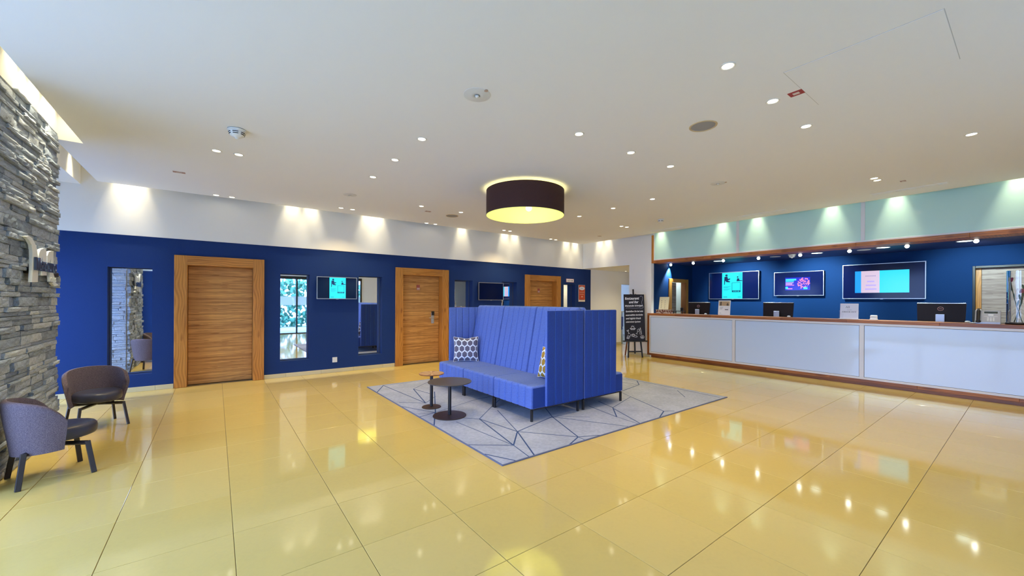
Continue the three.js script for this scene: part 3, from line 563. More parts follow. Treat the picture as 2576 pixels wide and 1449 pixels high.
// ================================================================ RUG
{
  const t = thing('rug', 'square pale grey-blue rug with thin dark angular lines under the blue sofas', 'rug', null, 4.06, 0, -4.69);
  const W = 4.14, D = 3.83, x0 = 1.99, z0 = -6.605;
  const L = [[2.24,-6.54,1.99,-6.1],[2.24,-6.54,2.98,-6.55],[2.24,-6.54,2.33,-5.08],[2.54,-6,2.33,-5.08],[2.54,-6,3.14,-6.52],[2.54,-6,2.62,-5.52],[2.33,-5.08,2.05,-5.32],[2.33,-5.08,2.61,-5.35],[2.73,-5.63,2.24,-4.59],[1.99,-4.11,2.23,-4.58],[2.23,-4.58,2.03,-4.64],[2.23,-4.58,1.99,-4.52],[2.23,-4.58,1.98,-5.14],[2.23,-4.58,2.99,-4.84],[2.23,-4.58,2.41,-4.16],[2.41,-4.16,2.54,-4.02],[2.54,-4.02,2.99,-4.41],[2.54,-4.02,2.35,-3.09],[2.54,-4.02,2.63,-3.39],[2.26,-4.08,2.35,-3.09],[1.99,-3.37,2.35,-3.09],[2.35,-3.09,2.63,-3.39],[2.63,-3.39,2.93,-4.2],[2.63,-3.39,3.31,-3.57],[2.63,-3.39,2.35,-2.77],[2.35,-3.09,2.29,-2.77],[2.63,-3.39,3.04,-2.88],[3.04,-2.88,3.31,-3.57],[3.31,-3.57,3.51,-3.92],[3.04,-2.88,2.77,-2.76],[3.04,-2.88,3.32,-2.76],[3.04,-2.88,3.03,-2.75],[2,-3.07,2.15,-2.76],[3.31,-3.57,3.75,-2.79],[3.38,-3.56,3.67,-3.29],[4.05,-3.64,3.95,-3.1],[4.25,-3.4,3.95,-3.1],[4.25,-3.4,4.95,-3.63],[4.25,-3.4,4.35,-3.73],[4.22,-3.36,3.96,-2.77],[3.95,-3.1,3.93,-2.78],[4.95,-3.63,4.65,-2.9],[4.65,-2.9,4.37,-2.78],[4.95,-3.63,5.09,-3.93],[4.65,-2.9,4.77,-2.83],[6.03,-4.29,5.78,-4.07],[5.91,-3.45,5.59,-3.14],[6.05,-4.53,6.03,-3.5],[6.03,-3.5,5.99,-2.83],[2.99,-4.41,3.6,-4.9],[2.99,-4.84,3.6,-4.9],[5.09,-3.93,5.78,-4.07],[5.09,-3.93,4.6,-5.2],[5.78,-4.07,5.3,-6.0],[3.14,-6.52,4.4,-6.1],[4.4,-6.1,5.3,-6.0],[5.3,-6,6.1,-5.6]];
  const map = canvasTex(2048, 1900, (x, w, h) => {
    x.fillStyle = '#9ea6bc'; x.fillRect(0, 0, w, h);
    const im = x.getImageData(0, 0, w, h), d = im.data;
    for (let j = 0; j < h; j++) for (let i = 0; i < w; i++) { const k = (hash(i, j, 5) - 0.5) * 16 + (noise(i / 12, j / 12, 999, 999, 6) - 0.5) * 14 + (noise(i / 90, j / 90, 999, 999, 7) - 0.5) * 14, q = (j * w + i) * 4; d[q] += k; d[q + 1] += k; d[q + 2] += k; }
    x.putImageData(im, 0, 0);
    x.strokeStyle = '#2c4676'; x.lineCap = 'round';
    L.forEach(([a, b, c, e], n) => { x.lineWidth = n % 3 === 1 ? 4.5 : 7; x.beginPath(); x.moveTo((a - x0) / W * w, (b - z0) / D * h); x.lineTo((c - x0) / W * w, (e - z0) / D * h); x.stroke(); });
  });
  map.flipY = true;
  put('binding', extr(rect(-W / 2, W / 2, -D / 2, D / 2), 0.010, [rect(-W / 2 + 0.012, W / 2 - 0.012, -D / 2 + 0.012, D / 2 - 0.012)]).rotateX(Math.PI / 2).translate(0, 0.0105, 0), S({ color: lin(0.13, 0.15, 0.24), roughness: 0.95 }), t);
  const p = new THREE.BoxGeometry(W - 0.024, 0.012, D - 0.024, 1, 1, 1).translate(0, 0.006, 0), uv = p.attributes.uv, ps = p.attributes.position;
  for (let i = 0; i < uv.count; i++) uv.setXY(i, ps.getX(i) / W + 0.5, 0.5 - ps.getZ(i) / D);
  put('pile', p, S({ map, roughness: 1, bumpMap: bumpFine, bumpScale: 0.0015 }), t);
}

// ================================================================ BLUE SOFAS (back to back, three modules each)
// cross-section offset of quilted channels: 0 at the stitch, up to 1 between stitches
const puff = (t, n) => { const f = (t * n) % 1; return Math.max(0, 1 - Math.pow(Math.abs(2 * f - 1), 9)); };
const sofaCover = S({ color: lin(0.125, 0.200, 0.58), roughness: 0.95, map: tex(256, 256, [0.25, 0.25], (u, v) => { const k = 0.86 + 0.2 * (noise(u * 100, v * 30, 100, 30, 121) * 0.5 + noise(u * 40, v * 120, 40, 120, 122) * 0.5); return [k, k, k]; }), bumpMap: bumpWeave, bumpScale: 0.0010 });
function seatBlock(w, n) {   // along z from 0 to w; front at x = 0, back at x = d; quilted front, rounded top edge
  const d = 0.60, y0 = 0.165, y1 = 0.425, r = 0.035, rings = [], N = n * 10;
  for (let i = 0; i <= N; i++) {
    const t = i / N, e = Math.min(t * w, (1 - t) * w), q = puff(t, n), end = e < 0.02 ? Math.sqrt(Math.max(0, 1 - Math.pow(1 - e / 0.02, 2))) : 1, g = 0.015 * (1 - q) + 0.016 * (1 - end), gt = 0.003 * (1 - q) + 0.014 * (1 - end);
    const ring = [[g, y0]];
    for (let k = 0; k <= 6; k++) { const a = k / 6 * Math.PI / 2; ring.push([g + r - r * Math.cos(a), y1 - r + r * Math.sin(a) - gt * Math.sin(a)]); }
    ring.push([0.30, y1 + 0.006 * end - gt * 0.5], [d, y1 - gt], [d, y0]);
    rings.push(ring.map(([x, y]) => [x, y, t * w]));
  }
  return uvm(crease(loft(rings), 50));
}
function backBlock(w, n) {   // leaning, quilted front; along z from 0 to w; heights 0.42 to 1.352
  const N = n * 10, col = (t, y) => { const s = (y - 0.40) / 0.95, xf = 0.0 + 0.185 * s, e = Math.min(t * w, (1 - t) * w), end = e < 0.018 ? Math.sqrt(Math.max(0, 1 - Math.pow(1 - e / 0.018, 2))) : 1; return xf + 0.012 * (1 - puff(t, n)) + 0.014 * (1 - end); };
  const ys = [0.40, 0.60, 0.80, 1.0, 1.2, 1.30, 1.328, 1.345, 1.352], top = [0, 0, 0, 0, 0, 0, 0.005, 0.016, 0.034], rings = [];
  ys.forEach((y, k) => {
    const ring = []; for (let i = 0; i <= N; i++) { const t = i / N; ring.push([col(t, y) + top[k], y, t * w]); }
    const xb = 0.262 - (k === 8 ? 0.02 : k === 7 ? 0.006 : 0); ring.push([xb, y, w - 0.004], [xb, y, 0.004]);
    rings.push(ring.reverse());
  });
  return uvm(crease(loft(rings), 50));
}
function wingBlock(x0, x1, n, y0, y1, za, zb, qa, qb) {   // upright end panel from za to zb in thickness; qa / qb = quilt depth on either face
  const N = n * 10, rings = [];
  for (const [y, ins] of [[y0, 0.006], [y0 + 0.006, 0.002], [y0 + 0.012, 0], [y1 - 0.012, 0], [y1 - 0.004, 0.003], [y1, 0.006]]) {
    const ring = [], side = (t, q) => { const e = Math.min(t, 1 - t) * (x1 - x0), c = e < 0.010 ? 0.006 * (1 - Math.sqrt(Math.max(0, 1 - (1 - e / 0.010) ** 2))) : 0; return q * (1 - puff(t, n)) * (e < 0.012 ? 0 : 1) + c + ins; };
    for (let i = 0; i <= N; i++) ring.push([x0 + i / N * (x1 - x0), y, za + side(i / N, qa)]);
    for (let i = N; i >= 0; i--) ring.push([x0 + i / N * (x1 - x0), y, zb - side(i / N, qb)]);
    rings.push(ring);
  }
  return uvm(crease(loft(rings), 50));
}
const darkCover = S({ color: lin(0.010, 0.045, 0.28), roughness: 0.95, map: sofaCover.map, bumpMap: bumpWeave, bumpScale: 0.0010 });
const seamSoft = S({ color: lin(0.07, 0.125, 0.46), roughness: 0.9 });
const seamLight = S({ color: lin(0.03, 0.12, 0.50), roughness: 0.8 });
function makeSofa(label) {   // own axes: seat faces -x, front edge of the seat at x = 0, near end at z = 0, runs to z = -2.40
  const t = thing('high_back_sofa', label, 'sofa', 'high-backed blue sofas standing back to back on the rug', 0, 0, 0);
  const w = 0.80, seat = seatBlock(w - 0.004, 6), back = backBlock(w - 0.004 - 0.0, 6);
  for (let i = 0; i < 3; i++) {
    const z = -w * (i + 1) + 0.002;
    const st = put('seat', seat, sofaCover, t, 0.0, 0, z);
    for (let k = 1; k < 6; k++) put('stitch_line', merge([bx(0.0135, 0.0165, 0.172, 0.395, k * 0.796 / 6 - 0.0035, k * 0.796 / 6 + 0.0035), bar([0.0150, 0.393, k * 0.796 / 6], [0.042, 0.4235, k * 0.796 / 6], 0.005, 0.003)]), M.seam, st);
    const near = i === 0 ? 0.008 : 0, far = i === 2 ? 0.008 : 0, b = put('backrest', back, sofaCover, t, 0.565, 0, z + far); b.scale.z = (w - 0.009 - near - far) / (w - 0.004);
    for (let k = 1; k < 6; k++) put('stitch_line', bar([0.0105, 0.42, k * 0.796 / 6], [0.192, 1.33, k * 0.796 / 6], 0.003, 0.005), seamSoft, b);
    put('frame_rail', bx(0.03, 0.79, 0.143, 0.165, z + 0.006, z + w - 0.010, 0.003), M.black, t);
  }
  // end panels: tall quilted wing standing behind the front third of the seat
  const wing = wingBlock(0.205, 0.832, 5, 0.172, 1.318, -0.020, 0.020, 0.010, 0), skin = wingBlock(0.209, 0.828, 5, 0.176, 1.314, 0.012, 0.030, 0, 0.010);
  for (const [z, out] of [[0.018, 1], [-2.420, -1]]) {
    const e = put('end_panel', wing, sofaCover, t, 0, 0, z); if (out < 0) e.geometry = wingBlock(0.205, 0.832, 5, 0.172, 1.318, -0.020, 0.020, 0, 0.010);
    for (let k = 1; k < 5; k++) put('stitch_line', bx(0.202 + k * 0.1254, 0.208 + k * 0.1254, 0.19, 1.30, -out * 0.0115 - 0.001, -out * 0.0115 + 0.001), seamSoft, e);
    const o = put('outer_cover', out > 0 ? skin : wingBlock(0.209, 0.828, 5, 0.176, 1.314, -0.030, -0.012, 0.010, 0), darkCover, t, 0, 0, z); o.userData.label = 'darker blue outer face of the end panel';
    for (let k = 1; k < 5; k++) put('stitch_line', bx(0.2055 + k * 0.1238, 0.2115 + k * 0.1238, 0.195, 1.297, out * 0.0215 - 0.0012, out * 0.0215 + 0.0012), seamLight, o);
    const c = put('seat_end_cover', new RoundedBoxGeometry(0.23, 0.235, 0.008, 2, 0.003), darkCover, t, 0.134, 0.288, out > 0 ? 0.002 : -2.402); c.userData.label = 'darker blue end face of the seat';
  }
  for (const z of [-0.025, -0.79, -0.826, -1.59, -1.626, -2.375]) for (const x of [0.022, 0.795]) put('leg', bx(x - 0.013, x + 0.013, 0.012, 0.146, z - 0.013, z + 0.013, 0.002), M.black, t);
  return t;
}
const sofaA = makeSofa('high-backed blue sofa facing left toward the round tables, with two cushions');
sofaA.position.set(2.955, 0, -3.540);
const sofaB = copyOf(sofaA, 'high-backed blue sofa facing right toward the reception desk, seen from its end', 4.648, 0, -3.540 - 2.402, Math.PI);

// cushions
function pillow(Wd, Hh, T, dents) {
  const n = 22, pos = [], uv = [], idx = [];
  for (const side of [1, -1]) {
    const at = pos.length / 3;
    for (let j = 0; j <= n; j++) for (let i = 0; i <= n; i++) {
      const u = i / n * 2 - 1, v = j / n * 2 - 1, k = Math.pow((1 - u * u) * (1 - v * v), 0.42);
      const x = u * (1 - 0.09 * (1 - v * v)) * Wd / 2, y = v * (1 - 0.08 * (1 - u * u)) * Hh / 2 - dents * Math.max(0, v) ** 3 * Math.exp(-((u - 0.05) ** 2) * 7);
      const wr = 0.006 * (noise(u * 4 + 9, v * 4 + 9, 64, 64, 44) - 0.5) * k;
      pos.push(x, y, side * (T / 2 * k + wr)); uv.push(side > 0 ? i / n : 1 - i / n, j / n);
    }
    for (let j = 0; j < n; j++) for (let i = 0; i < n; i++) { const a = at + j * (n + 1) + i, b = a + 1, c = a + n + 1, d = c + 1; side > 0 ? idx.push(a, b, d, a, d, c) : idx.push(a, d, b, a, c, d); }
  }
  const g = new THREE.BufferGeometry(); g.setAttribute('position', new THREE.Float32BufferAttribute(pos, 3)); g.setAttribute('uv', new THREE.Float32BufferAttribute(uv, 2)); g.setIndex(idx); g.computeVertexNormals(); return g;
}
const hexTex = (paper, fill, line) => canvasTex(512, 512, (x, w, h) => {
  x.fillStyle = paper; x.fillRect(0, 0, w, h); const cw = w / 4.15, ch = h / 4.1, s = 0.43;
  for (let r = -1; r < 6; r++) for (let c = -1; c < 6; c++) {
    const cx = (c + (r % 2 ? 0.5 : 0) + 0.15) * cw + 20, cy = r * ch + 6, hx = (a, b) => [cx + a * cw, cy + b * ch];
    x.fillStyle = fill; x.strokeStyle = line; x.lineWidth = 5; x.beginPath();
    [[-s + 0.05, -0.24], [0, -0.52], [s - 0.05, -0.24], [s - 0.05, 0.24], [0, 0.52], [-s + 0.05, 0.24]].forEach(([a, b], i) => i ? x.lineTo(...hx(a, b)) : x.moveTo(...hx(a, b))); x.closePath(); x.fill(); x.stroke();
    x.lineWidth = 2; x.beginPath(); x.moveTo(...hx(0, 0.55)); x.lineTo(...hx(0, 0.86)); x.moveTo(...hx(0.5, -0.26)); x.lineTo(...hx(0.5, 0.26)); x.stroke();
  }
});
function cushion(label, Wd, Hh, T, m, x, y, z, ry, tilt, roll = 0) {
  const t = thing('cushion', label, 'cushion', null, x, y, z); t.rotation.set(tilt, ry, roll, 'YXZ');
  put('cover', pillow(Wd, Hh, T, 0.02), m, t);
  const ed = [], n = 40; const e = (s) => { const q = Math.floor(s * 4) % 4, f = (s * 4) % 1 * 2 - 1; const [u, v] = [[f, -1], [1, f], [-f, 1], [-1, -f]][q]; return new THREE.Vector3(u * (1 - 0.09 * (1 - v * v)) * Wd / 2, v * (1 - 0.08 * (1 - u * u)) * Hh / 2 - 0.02 * Math.max(0, v) ** 3 * Math.exp(-((u - 0.05) ** 2) * 7), 0); };
  for (let i = 0; i < n; i++) ed.push(e(i / n)); put('piping', new THREE.TubeGeometry(new THREE.CatmullRomCurve3(ed, true), 80, 0.0035, 6, true), M.plastic, t);
  return t;
}
const greyHex = S({ map: hexTex('#e4e8f4', '#676175', '#2c2d44'), roughness: 0.9 }), goldHex = S({ map: hexTex('#eceef2', '#b0862a', '#5a4014'), roughness: 0.9 });
cushion('square cushion with dark grey hexagons on white in the far corner of the sofa', 0.41, 0.41, 0.13, greyHex, 3.325, 0.628, -5.69, -0.50, -0.24);
cushion('mustard and white patterned cushion half hidden behind the near end panel', 0.40, 0.40, 0.14, goldHex, 3.455, 0.628, -3.765, -1.57, -0.24);

// ================================================================ ROUND TABLES
function roundTable(label, x, z, rTop, rBase, h, top) {
  const t = thing('round_table', label, 'table', 'low round pedestal tables in front of the sofa', x, 0.0125, z);
  put('table_top', lathe([[0, h - 0.012], [rTop - 0.004, h - 0.012], [rTop, h - 0.008], [rTop, h - 0.003], [rTop - 0.003, h], [0, h]], 72), top, t);
  put('column', cyl(0.021, 0.021, h - 0.02, 28, 0, 0.008, 0), M.blackMetal, t);
  put('base', lathe([[0, 0], [rBase, 0], [rBase, 0.006], [rBase - 0.004, 0.009], [0.03, 0.010], [0.024, 0.016], [0, 0.016]], 60), M.bronze, t);
  put('top_flange', cyl(0.06, 0.06, 0.005, 24, 0, h - 0.017, 0), M.blackMetal, t);
  return t;
}
roundTable('larger low round table with a dark grey metal top on the rug', 2.315, -4.352, 0.268, 0.205, 0.425, S({ color: lin(0.075, 0.068, 0.075), roughness: 0.38, metalness: 0.2 }));
{
  // sunburst veneer: twelve wedges, each a piece
  const t = roundTable('smaller round table with a sunburst wood veneer top behind the grey one', 2.305, -4.845, 0.165, 0.125, 0.452, M.walnut), h = 0.452;
  const wm = [[0.42, 0.24, 0.12], [0.62, 0.44, 0.26], [0.32, 0.17, 0.09], [0.52, 0.33, 0.18]].map((c) => S({ color: lin(...c), roughness: 0.35 }));
  const top = t.children.find((c) => c.name === 'table_top');
  const g = new THREE.CircleGeometry(0.162, 5, 0.006, Math.PI / 12 - 0.006).rotateX(-Math.PI / 2).translate(0, h + 0.0006, 0);
  for (let i = 0; i < 24; i++) put('veneer_wedge', g, wm[[0, 1, 3, 2, 1, 0, 3, 1, 2, 3, 0, 1][i % 12]], top, 0, 0, 0, i * Math.PI / 12);
}

// ================================================================ RECEPTION DESK
const XD = 8.945, DTOP = 1.129;
{
  const z0 = -6.06, z1 = 1.2, t = thing('reception_desk', 'long reception desk with pale glass front panels, white metal frame and timber edges', 'reception desk', null, XD, 0, 0);
  put('plinth', uvm(bx(0.03, 0.36, 0.001, 0.056, z0 + 0.07, z1)), M.walnut, t);
  // timber edging made of jointed lengths
  const cut = [z0, -5.3, -4.42, -3.05, -2.02, -0.9, 0.1, z1];
  for (let i = 0; i < cut.length - 1; i++) { put('top_board', uvm(bx(-0.003, 0.44, 1.075, DTOP, cut[i] + 0.0006, cut[i + 1] - 0.0006, 0.003)), i % 2 ? M.walnut : M.rimTimber, t); put('base_board', uvm(bx(-0.003, 0.36, 0.055, 0.106, cut[i] + 0.0006 - (i ? 0.24 : 0), cut[i + 1] - 0.0006 - 0.24, 0.003)), i % 2 ? M.rimTimber : M.walnut, t); }
  put('end_post', uvm(bx(-0.003, 0.44, 0.106, 1.075, z0, z0 + 0.06, 0.003), true), M.walnut, t);
  put('body', bx(0.03, 0.36, 0.106, 1.075, z0 + 0.06, z1), M.black, t);
  put('metal_rail', bx(0.0, 0.03, 1.037, 1.075, z0 + 0.06, z1, 0.002), M.frameWhite, t); put('metal_rail', bx(0.0, 0.03, 0.106, 0.141, z0 + 0.06, z1, 0.002), M.frameWhite, t);
  const ms = [-5.985, -3.93, -1.818, 0.29];
  ms.forEach((z, i) => put('mullion', bx(0.0, 0.03, 0.141, 1.037, z - (i ? 0.03 : 0.015), z + (i ? 0.03 : 0.015), 0.002), M.frameWhite, t));
  for (let i = 0; i < 4; i++) {
    const a = ms[i] + (i ? 0.03 : 0.015), b = (ms[i + 1] ?? 1.23) - 0.03;
    const p = put('glass_panel', bx(0.008, 0.022, 0.146, 1.032, a + 0.005, b - 0.005, 0.0015), M.deskGlass, t);
    put('gasket', merge([bx(0.012, 0.03, 0.141, 1.037, a, a + 0.005), bx(0.012, 0.03, 0.141, 1.037, b - 0.005, b), bx(0.012, 0.03, 1.032, 1.037, a, b), bx(0.012, 0.03, 0.141, 0.146, a, b)]), M.black, p);
  }
  // lower working top behind the raised front
  put('work_top', uvm(bx(0.44, 1.05, 0.735, 0.765, z0 + 0.3, z1, 0.004)), M.frameWhite, t);
  put('back_panel', bx(0.40, 0.44, 0.0, 0.735, z0 + 0.06, z1), M.frameWhite, t);
  put('side_panel', bx(0.44, 1.05, 0.0, 0.735, z0 + 0.3, z0 + 0.33), M.frameWhite, t); put('side_panel', bx(0.44, 1.05, 0.0, 0.735, -1.85, -1.82), M.frameWhite, t);
}
// computer screens seen from behind
function monitor(label, z, w, top, badge, tilt = 0) {
  const t = thing('computer_monitor', label, 'monitor', null, 9.62, 0.765, z), h = 0.36, y1 = top - 0.765;
  const sh = new THREE.Shape(); sh.moveTo(-w / 2, h / 2); sh.lineTo(w / 2, h / 2); sh.lineTo(w / 2 - 0.012, -h / 2); sh.lineTo(-w / 2 + 0.012, -h / 2); sh.closePath();
  const c = put('casing', new THREE.ExtrudeGeometry(sh, { depth: 0.03, bevelEnabled: true, bevelSize: 0.004, bevelThickness: 0.006, bevelSegments: 2 }).rotateY(-Math.PI / 2), P({ color: lin(0.016, 0.008, 0.007), roughness: 0.5, specularIntensity: 0.5 }), t, 0.012, y1 - h / 2 - 0.004, 0); c.rotation.z = -0.10;
  const e = put('silver_edge', bx(-0.032, 0.018, h / 2 + 0.002, h / 2 + 0.016, -w / 2 - 0.003, w / 2 + 0.003, 0.004), M.steel, t, 0.012, y1 - h / 2 - 0.004, 0); e.rotation.z = -0.10;
  const d = put('display', bx(0.009, 0.011, -h / 2 + 0.015, h / 2 - 0.015, -w / 2 + 0.02, w / 2 - 0.02), M.screen, t, 0.012, y1 - h / 2 - 0.004, 0); d.rotation.z = -0.10;
  if (badge) { const b = put('round_badge', new THREE.TorusGeometry(0.030, 0.0035, 8, 28).scale(1.1, 1, 1).rotateY(-Math.PI / 2), S({ color: lin(0.45, 0.22, 0.20), roughness: 0.3, metalness: 0.6 }), t, -0.030, y1 - 0.085, 0); b.rotation.z = -0.10; put('badge_letters', bx(-0.001, 0.001, -0.005, 0.005, -0.019, 0.019), S({ color: lin(0.45, 0.24, 0.22), roughness: 0.4 }), b); }
  put('stand', bx(-0.095, -0.075, 0.012, 0.48, -0.052, 0.052, 0.006), S({ color: lin(0.50, 0.52, 0.58), roughness: 0.35, metalness: 0.3 }), t);
  put('arm', bx(-0.08, -0.02, 0.40, 0.46, -0.03, 0.03, 0.004), M.black, t);
  put('foot', bx(-0.13, 0.10, 0.0, 0.014, -0.12, 0.12, 0.006), M.bezel, t);
}
monitor('black badge monitor at the left end of the desk beside the open doorway', -5.05, 0.53, 1.405, true);
monitor('black monitor without a badge below the middle reception screen', -3.325, 0.56, 1.412, false);
monitor('black monitor with a round badge below the largest reception screen', -0.955, 0.55, 1.420, true);
// leaning sheet with printed lines on a carved wooden tray
{
  const t = thing('wooden_tray', 'whitewashed carved wooden box under the cream notice sheet on the desk', 'box', null, 9.08, DTOP, -5.66);
  put('bottom', bx(-0.10, 0.10, 0.001, 0.012, -0.17, 0.17, 0.002), M.walnut, t);
  const wm = S({ map: tex(128, 128, [0.2, 0.2], (u, v) => noise(u * 12, v * 8, 12, 8, 200) * 0.6 + noise(u * 30, v * 20, 30, 20, 201) * 0.4 > 0.52 ? [0.78, 0.72, 0.66] : [0.42, 0.22, 0.18]), roughness: 0.8 });
  for (const [a, b, c, d] of [[-0.105, -0.09, -0.175, 0.175], [0.09, 0.105, -0.175, 0.175], [-0.09, 0.09, -0.175, -0.16], [-0.09, 0.09, 0.16, 0.175]]) put('side', uvm(bx(a, b, 0.001, 0.085, c, d, 0.002)), wm, t);
  put('rim', extr(rect(-0.112, 0.112, -0.182, 0.182), 0.012, [rect(-0.085, 0.085, -0.155, 0.155)]).rotateX(Math.PI / 2).translate(0, 0.098, 0), wm, t);
  const n = thing('notice_sheet', 'cream notice sheet with rows of small marks leaning on the carved wooden box', 'sign', null, 9.035, DTOP + 0.10, -5.66); n.rotation.order = 'YXZ'; n.rotation.set(-0.16, -Math.PI / 2, 0);
  put('board', bx(-0.135, 0.135, 0.0, 0.325, -0.006, 0.0, 0.001), S({ color: lin(0.55, 0.42, 0.24), roughness: 0.7 }), n);
  put('print', new THREE.PlaneGeometry(0.262, 0.315).translate(0, 0.1625, 0.0006), S({ map: canvasTex(256, 308, (x, w, h) => { x.fillStyle = '#efe6bc'; x.fillRect(0, 0, w, h); x.fillStyle = '#6b5a44'; x.font = '22px serif'; x.fillText('A  .....  .....', 50, 40); for (let r = 0; r < 5; r++) { x.beginPath(); x.arc(62, 90 + r * 44, 9, 0, 7); x.fill(); x.fillRect(150, 84 + r * 44, 14, 10); x.fillRect(150, 98 + r * 44, 8, 6); } }), roughness: 0.8 }), n);
  const c = thing('desk_organiser', 'small dark organiser box with a cup behind the carved wooden tray', 'organiser', null, 9.27, DTOP, -5.36);
  put('box', bx(-0.07, 0.07, 0.062, 0.075, -0.14, 0.12, 0.003), M.black, c); for (const [x, z] of [[-0.06, -0.13], [0.06, -0.13], [-0.06, 0.11], [0.06, 0.11]]) put('foot', bx(x - 0.006, x + 0.006, 0.001, 0.064, z - 0.006, z + 0.006), M.black, c);
  put('cup', lathe([[0, 0.076], [0.032, 0.076], [0.035, 0.15], [0.031, 0.15], [0.029, 0.08], [0, 0.08]], 28), M.black, c, 0, 0, 0.06);
}
// upright notices and small things on the raised top
{
  const t = thing('tablet_stand', 'white framed upright leaflet with a brown picture between the two left monitors', 'notice', null, 9.06, DTOP + 0.003, -4.19); t.rotation.order = 'YXZ'; t.rotation.set(-0.14, -Math.PI / 2 + 0.12, 0);
  put('frame', bx(-0.125, 0.125, 0.002, 0.335, -0.012, 0.0, 0.006), M.plastic, t);
  put('page', new THREE.PlaneGeometry(0.218, 0.295).translate(0, 0.17, 0.0006), S({ map: canvasTex(256, 346, (x, w, h) => { x.fillStyle = '#e9e6e2'; x.fillRect(0, 0, w, h); x.fillStyle = '#b89870'; x.fillRect(0, 4, w, 118); x.fillStyle = '#43352e'; x.fillRect(28, 30, 30, 88); x.beginPath(); x.arc(46, 28, 14, 0, 7); x.fill(); x.beginPath(); x.arc(205, 62, 14, 0, 7); x.fill(); x.fillRect(182, 78, 48, 36); x.fillStyle = '#8a8a90'; for (let i = 0; i < 5; i++) x.fillRect(20, 150 + i * 16, 90 - i * 8, 5); x.strokeStyle = '#9a9aa0'; x.strokeRect(150, 150, 70, 60); x.fillStyle = '#3b3b40'; x.fillRect(146, 214, 80, 18); x.fillStyle = '#8a8a90'; x.fillRect(16, 308, 44, 8); }), roughness: 0.3 }), t);
  put('support', bx(-0.05, 0.05, 0.002, 0.012, -0.10, 0.0, 0.003), M.plastic, t);
}
{
  const t = thing('check_out_sign', 'white upright card reading check-out in a clear holder on the desk', 'sign', null, 9.07, DTOP, -2.02); t.rotation.order = 'YXZ'; t.rotation.set(-0.10, -Math.PI / 2, 0);
  put('card', bx(-0.128, 0.128, 0.006, 0.285, -0.004, 0.0, 0.001), M.plastic, t);
  put('print', new THREE.PlaneGeometry(0.25, 0.27).translate(0, 0.147, 0.0005), S({ map: canvasTex(256, 276, (x, w, h) => { x.fillStyle = '#e2e2ec'; x.fillRect(0, 0, w, h); x.fillStyle = '#3e465e'; x.font = '46px serif'; x.textAlign = 'center'; x.fillText('All', 106, 78); x.fillStyle = '#8a8fa4'; x.fillRect(94, 112, 70, 4); x.fillStyle = '#5a6078'; x.font = 'bold 34px serif'; x.fillText('CHECK-OUT', 128, 162); }), roughness: 0.5 }), t);
  put('holder', bx(-0.142, 0.142, 0.001, 0.012, -0.05, 0.03, 0.003), M.plastic, t); put('holder_pane', bx(-0.14, 0.14, 0.012, 0.16, 0.008, 0.011), M.glass, t);
}
{
  const t = thing('card_terminal', 'small white box beside the check-out card on the desk', 'device', null, 9.10, DTOP, -1.69, 0.1);
  put('body', bx(-0.04, 0.04, 0.002, 0.085, -0.045, 0.045, 0.012), M.plastic, t); put('cradle', bx(-0.06, 0.05, 0.001, 0.020, -0.055, 0.05, 0.006), M.plastic, t); put('front_window', bx(-0.0405, -0.038, 0.04, 0.07, -0.03, 0.03), M.frosted, t);
}
for (const [z, label] of [[-4.72, 'tiny white puck beside the left badge monitor on the desk'], [-3.02, 'tiny white puck beside the badgeless monitor on the desk'], [-0.64, 'tiny white puck beside the right badge monitor on the desk']]) {
  const t = thing('white_puck', label, 'device', null, 9.30, DTOP, z); put('body', lathe([[0, 0.001], [0.028, 0.001], [0.031, 0.012], [0.024, 0.026], [0, 0.030]], 28), M.plastic, t); put('button', cyl(0.008, 0.008, 0.003, 14, 0, 0.029, 0), M.bezel, t);
}
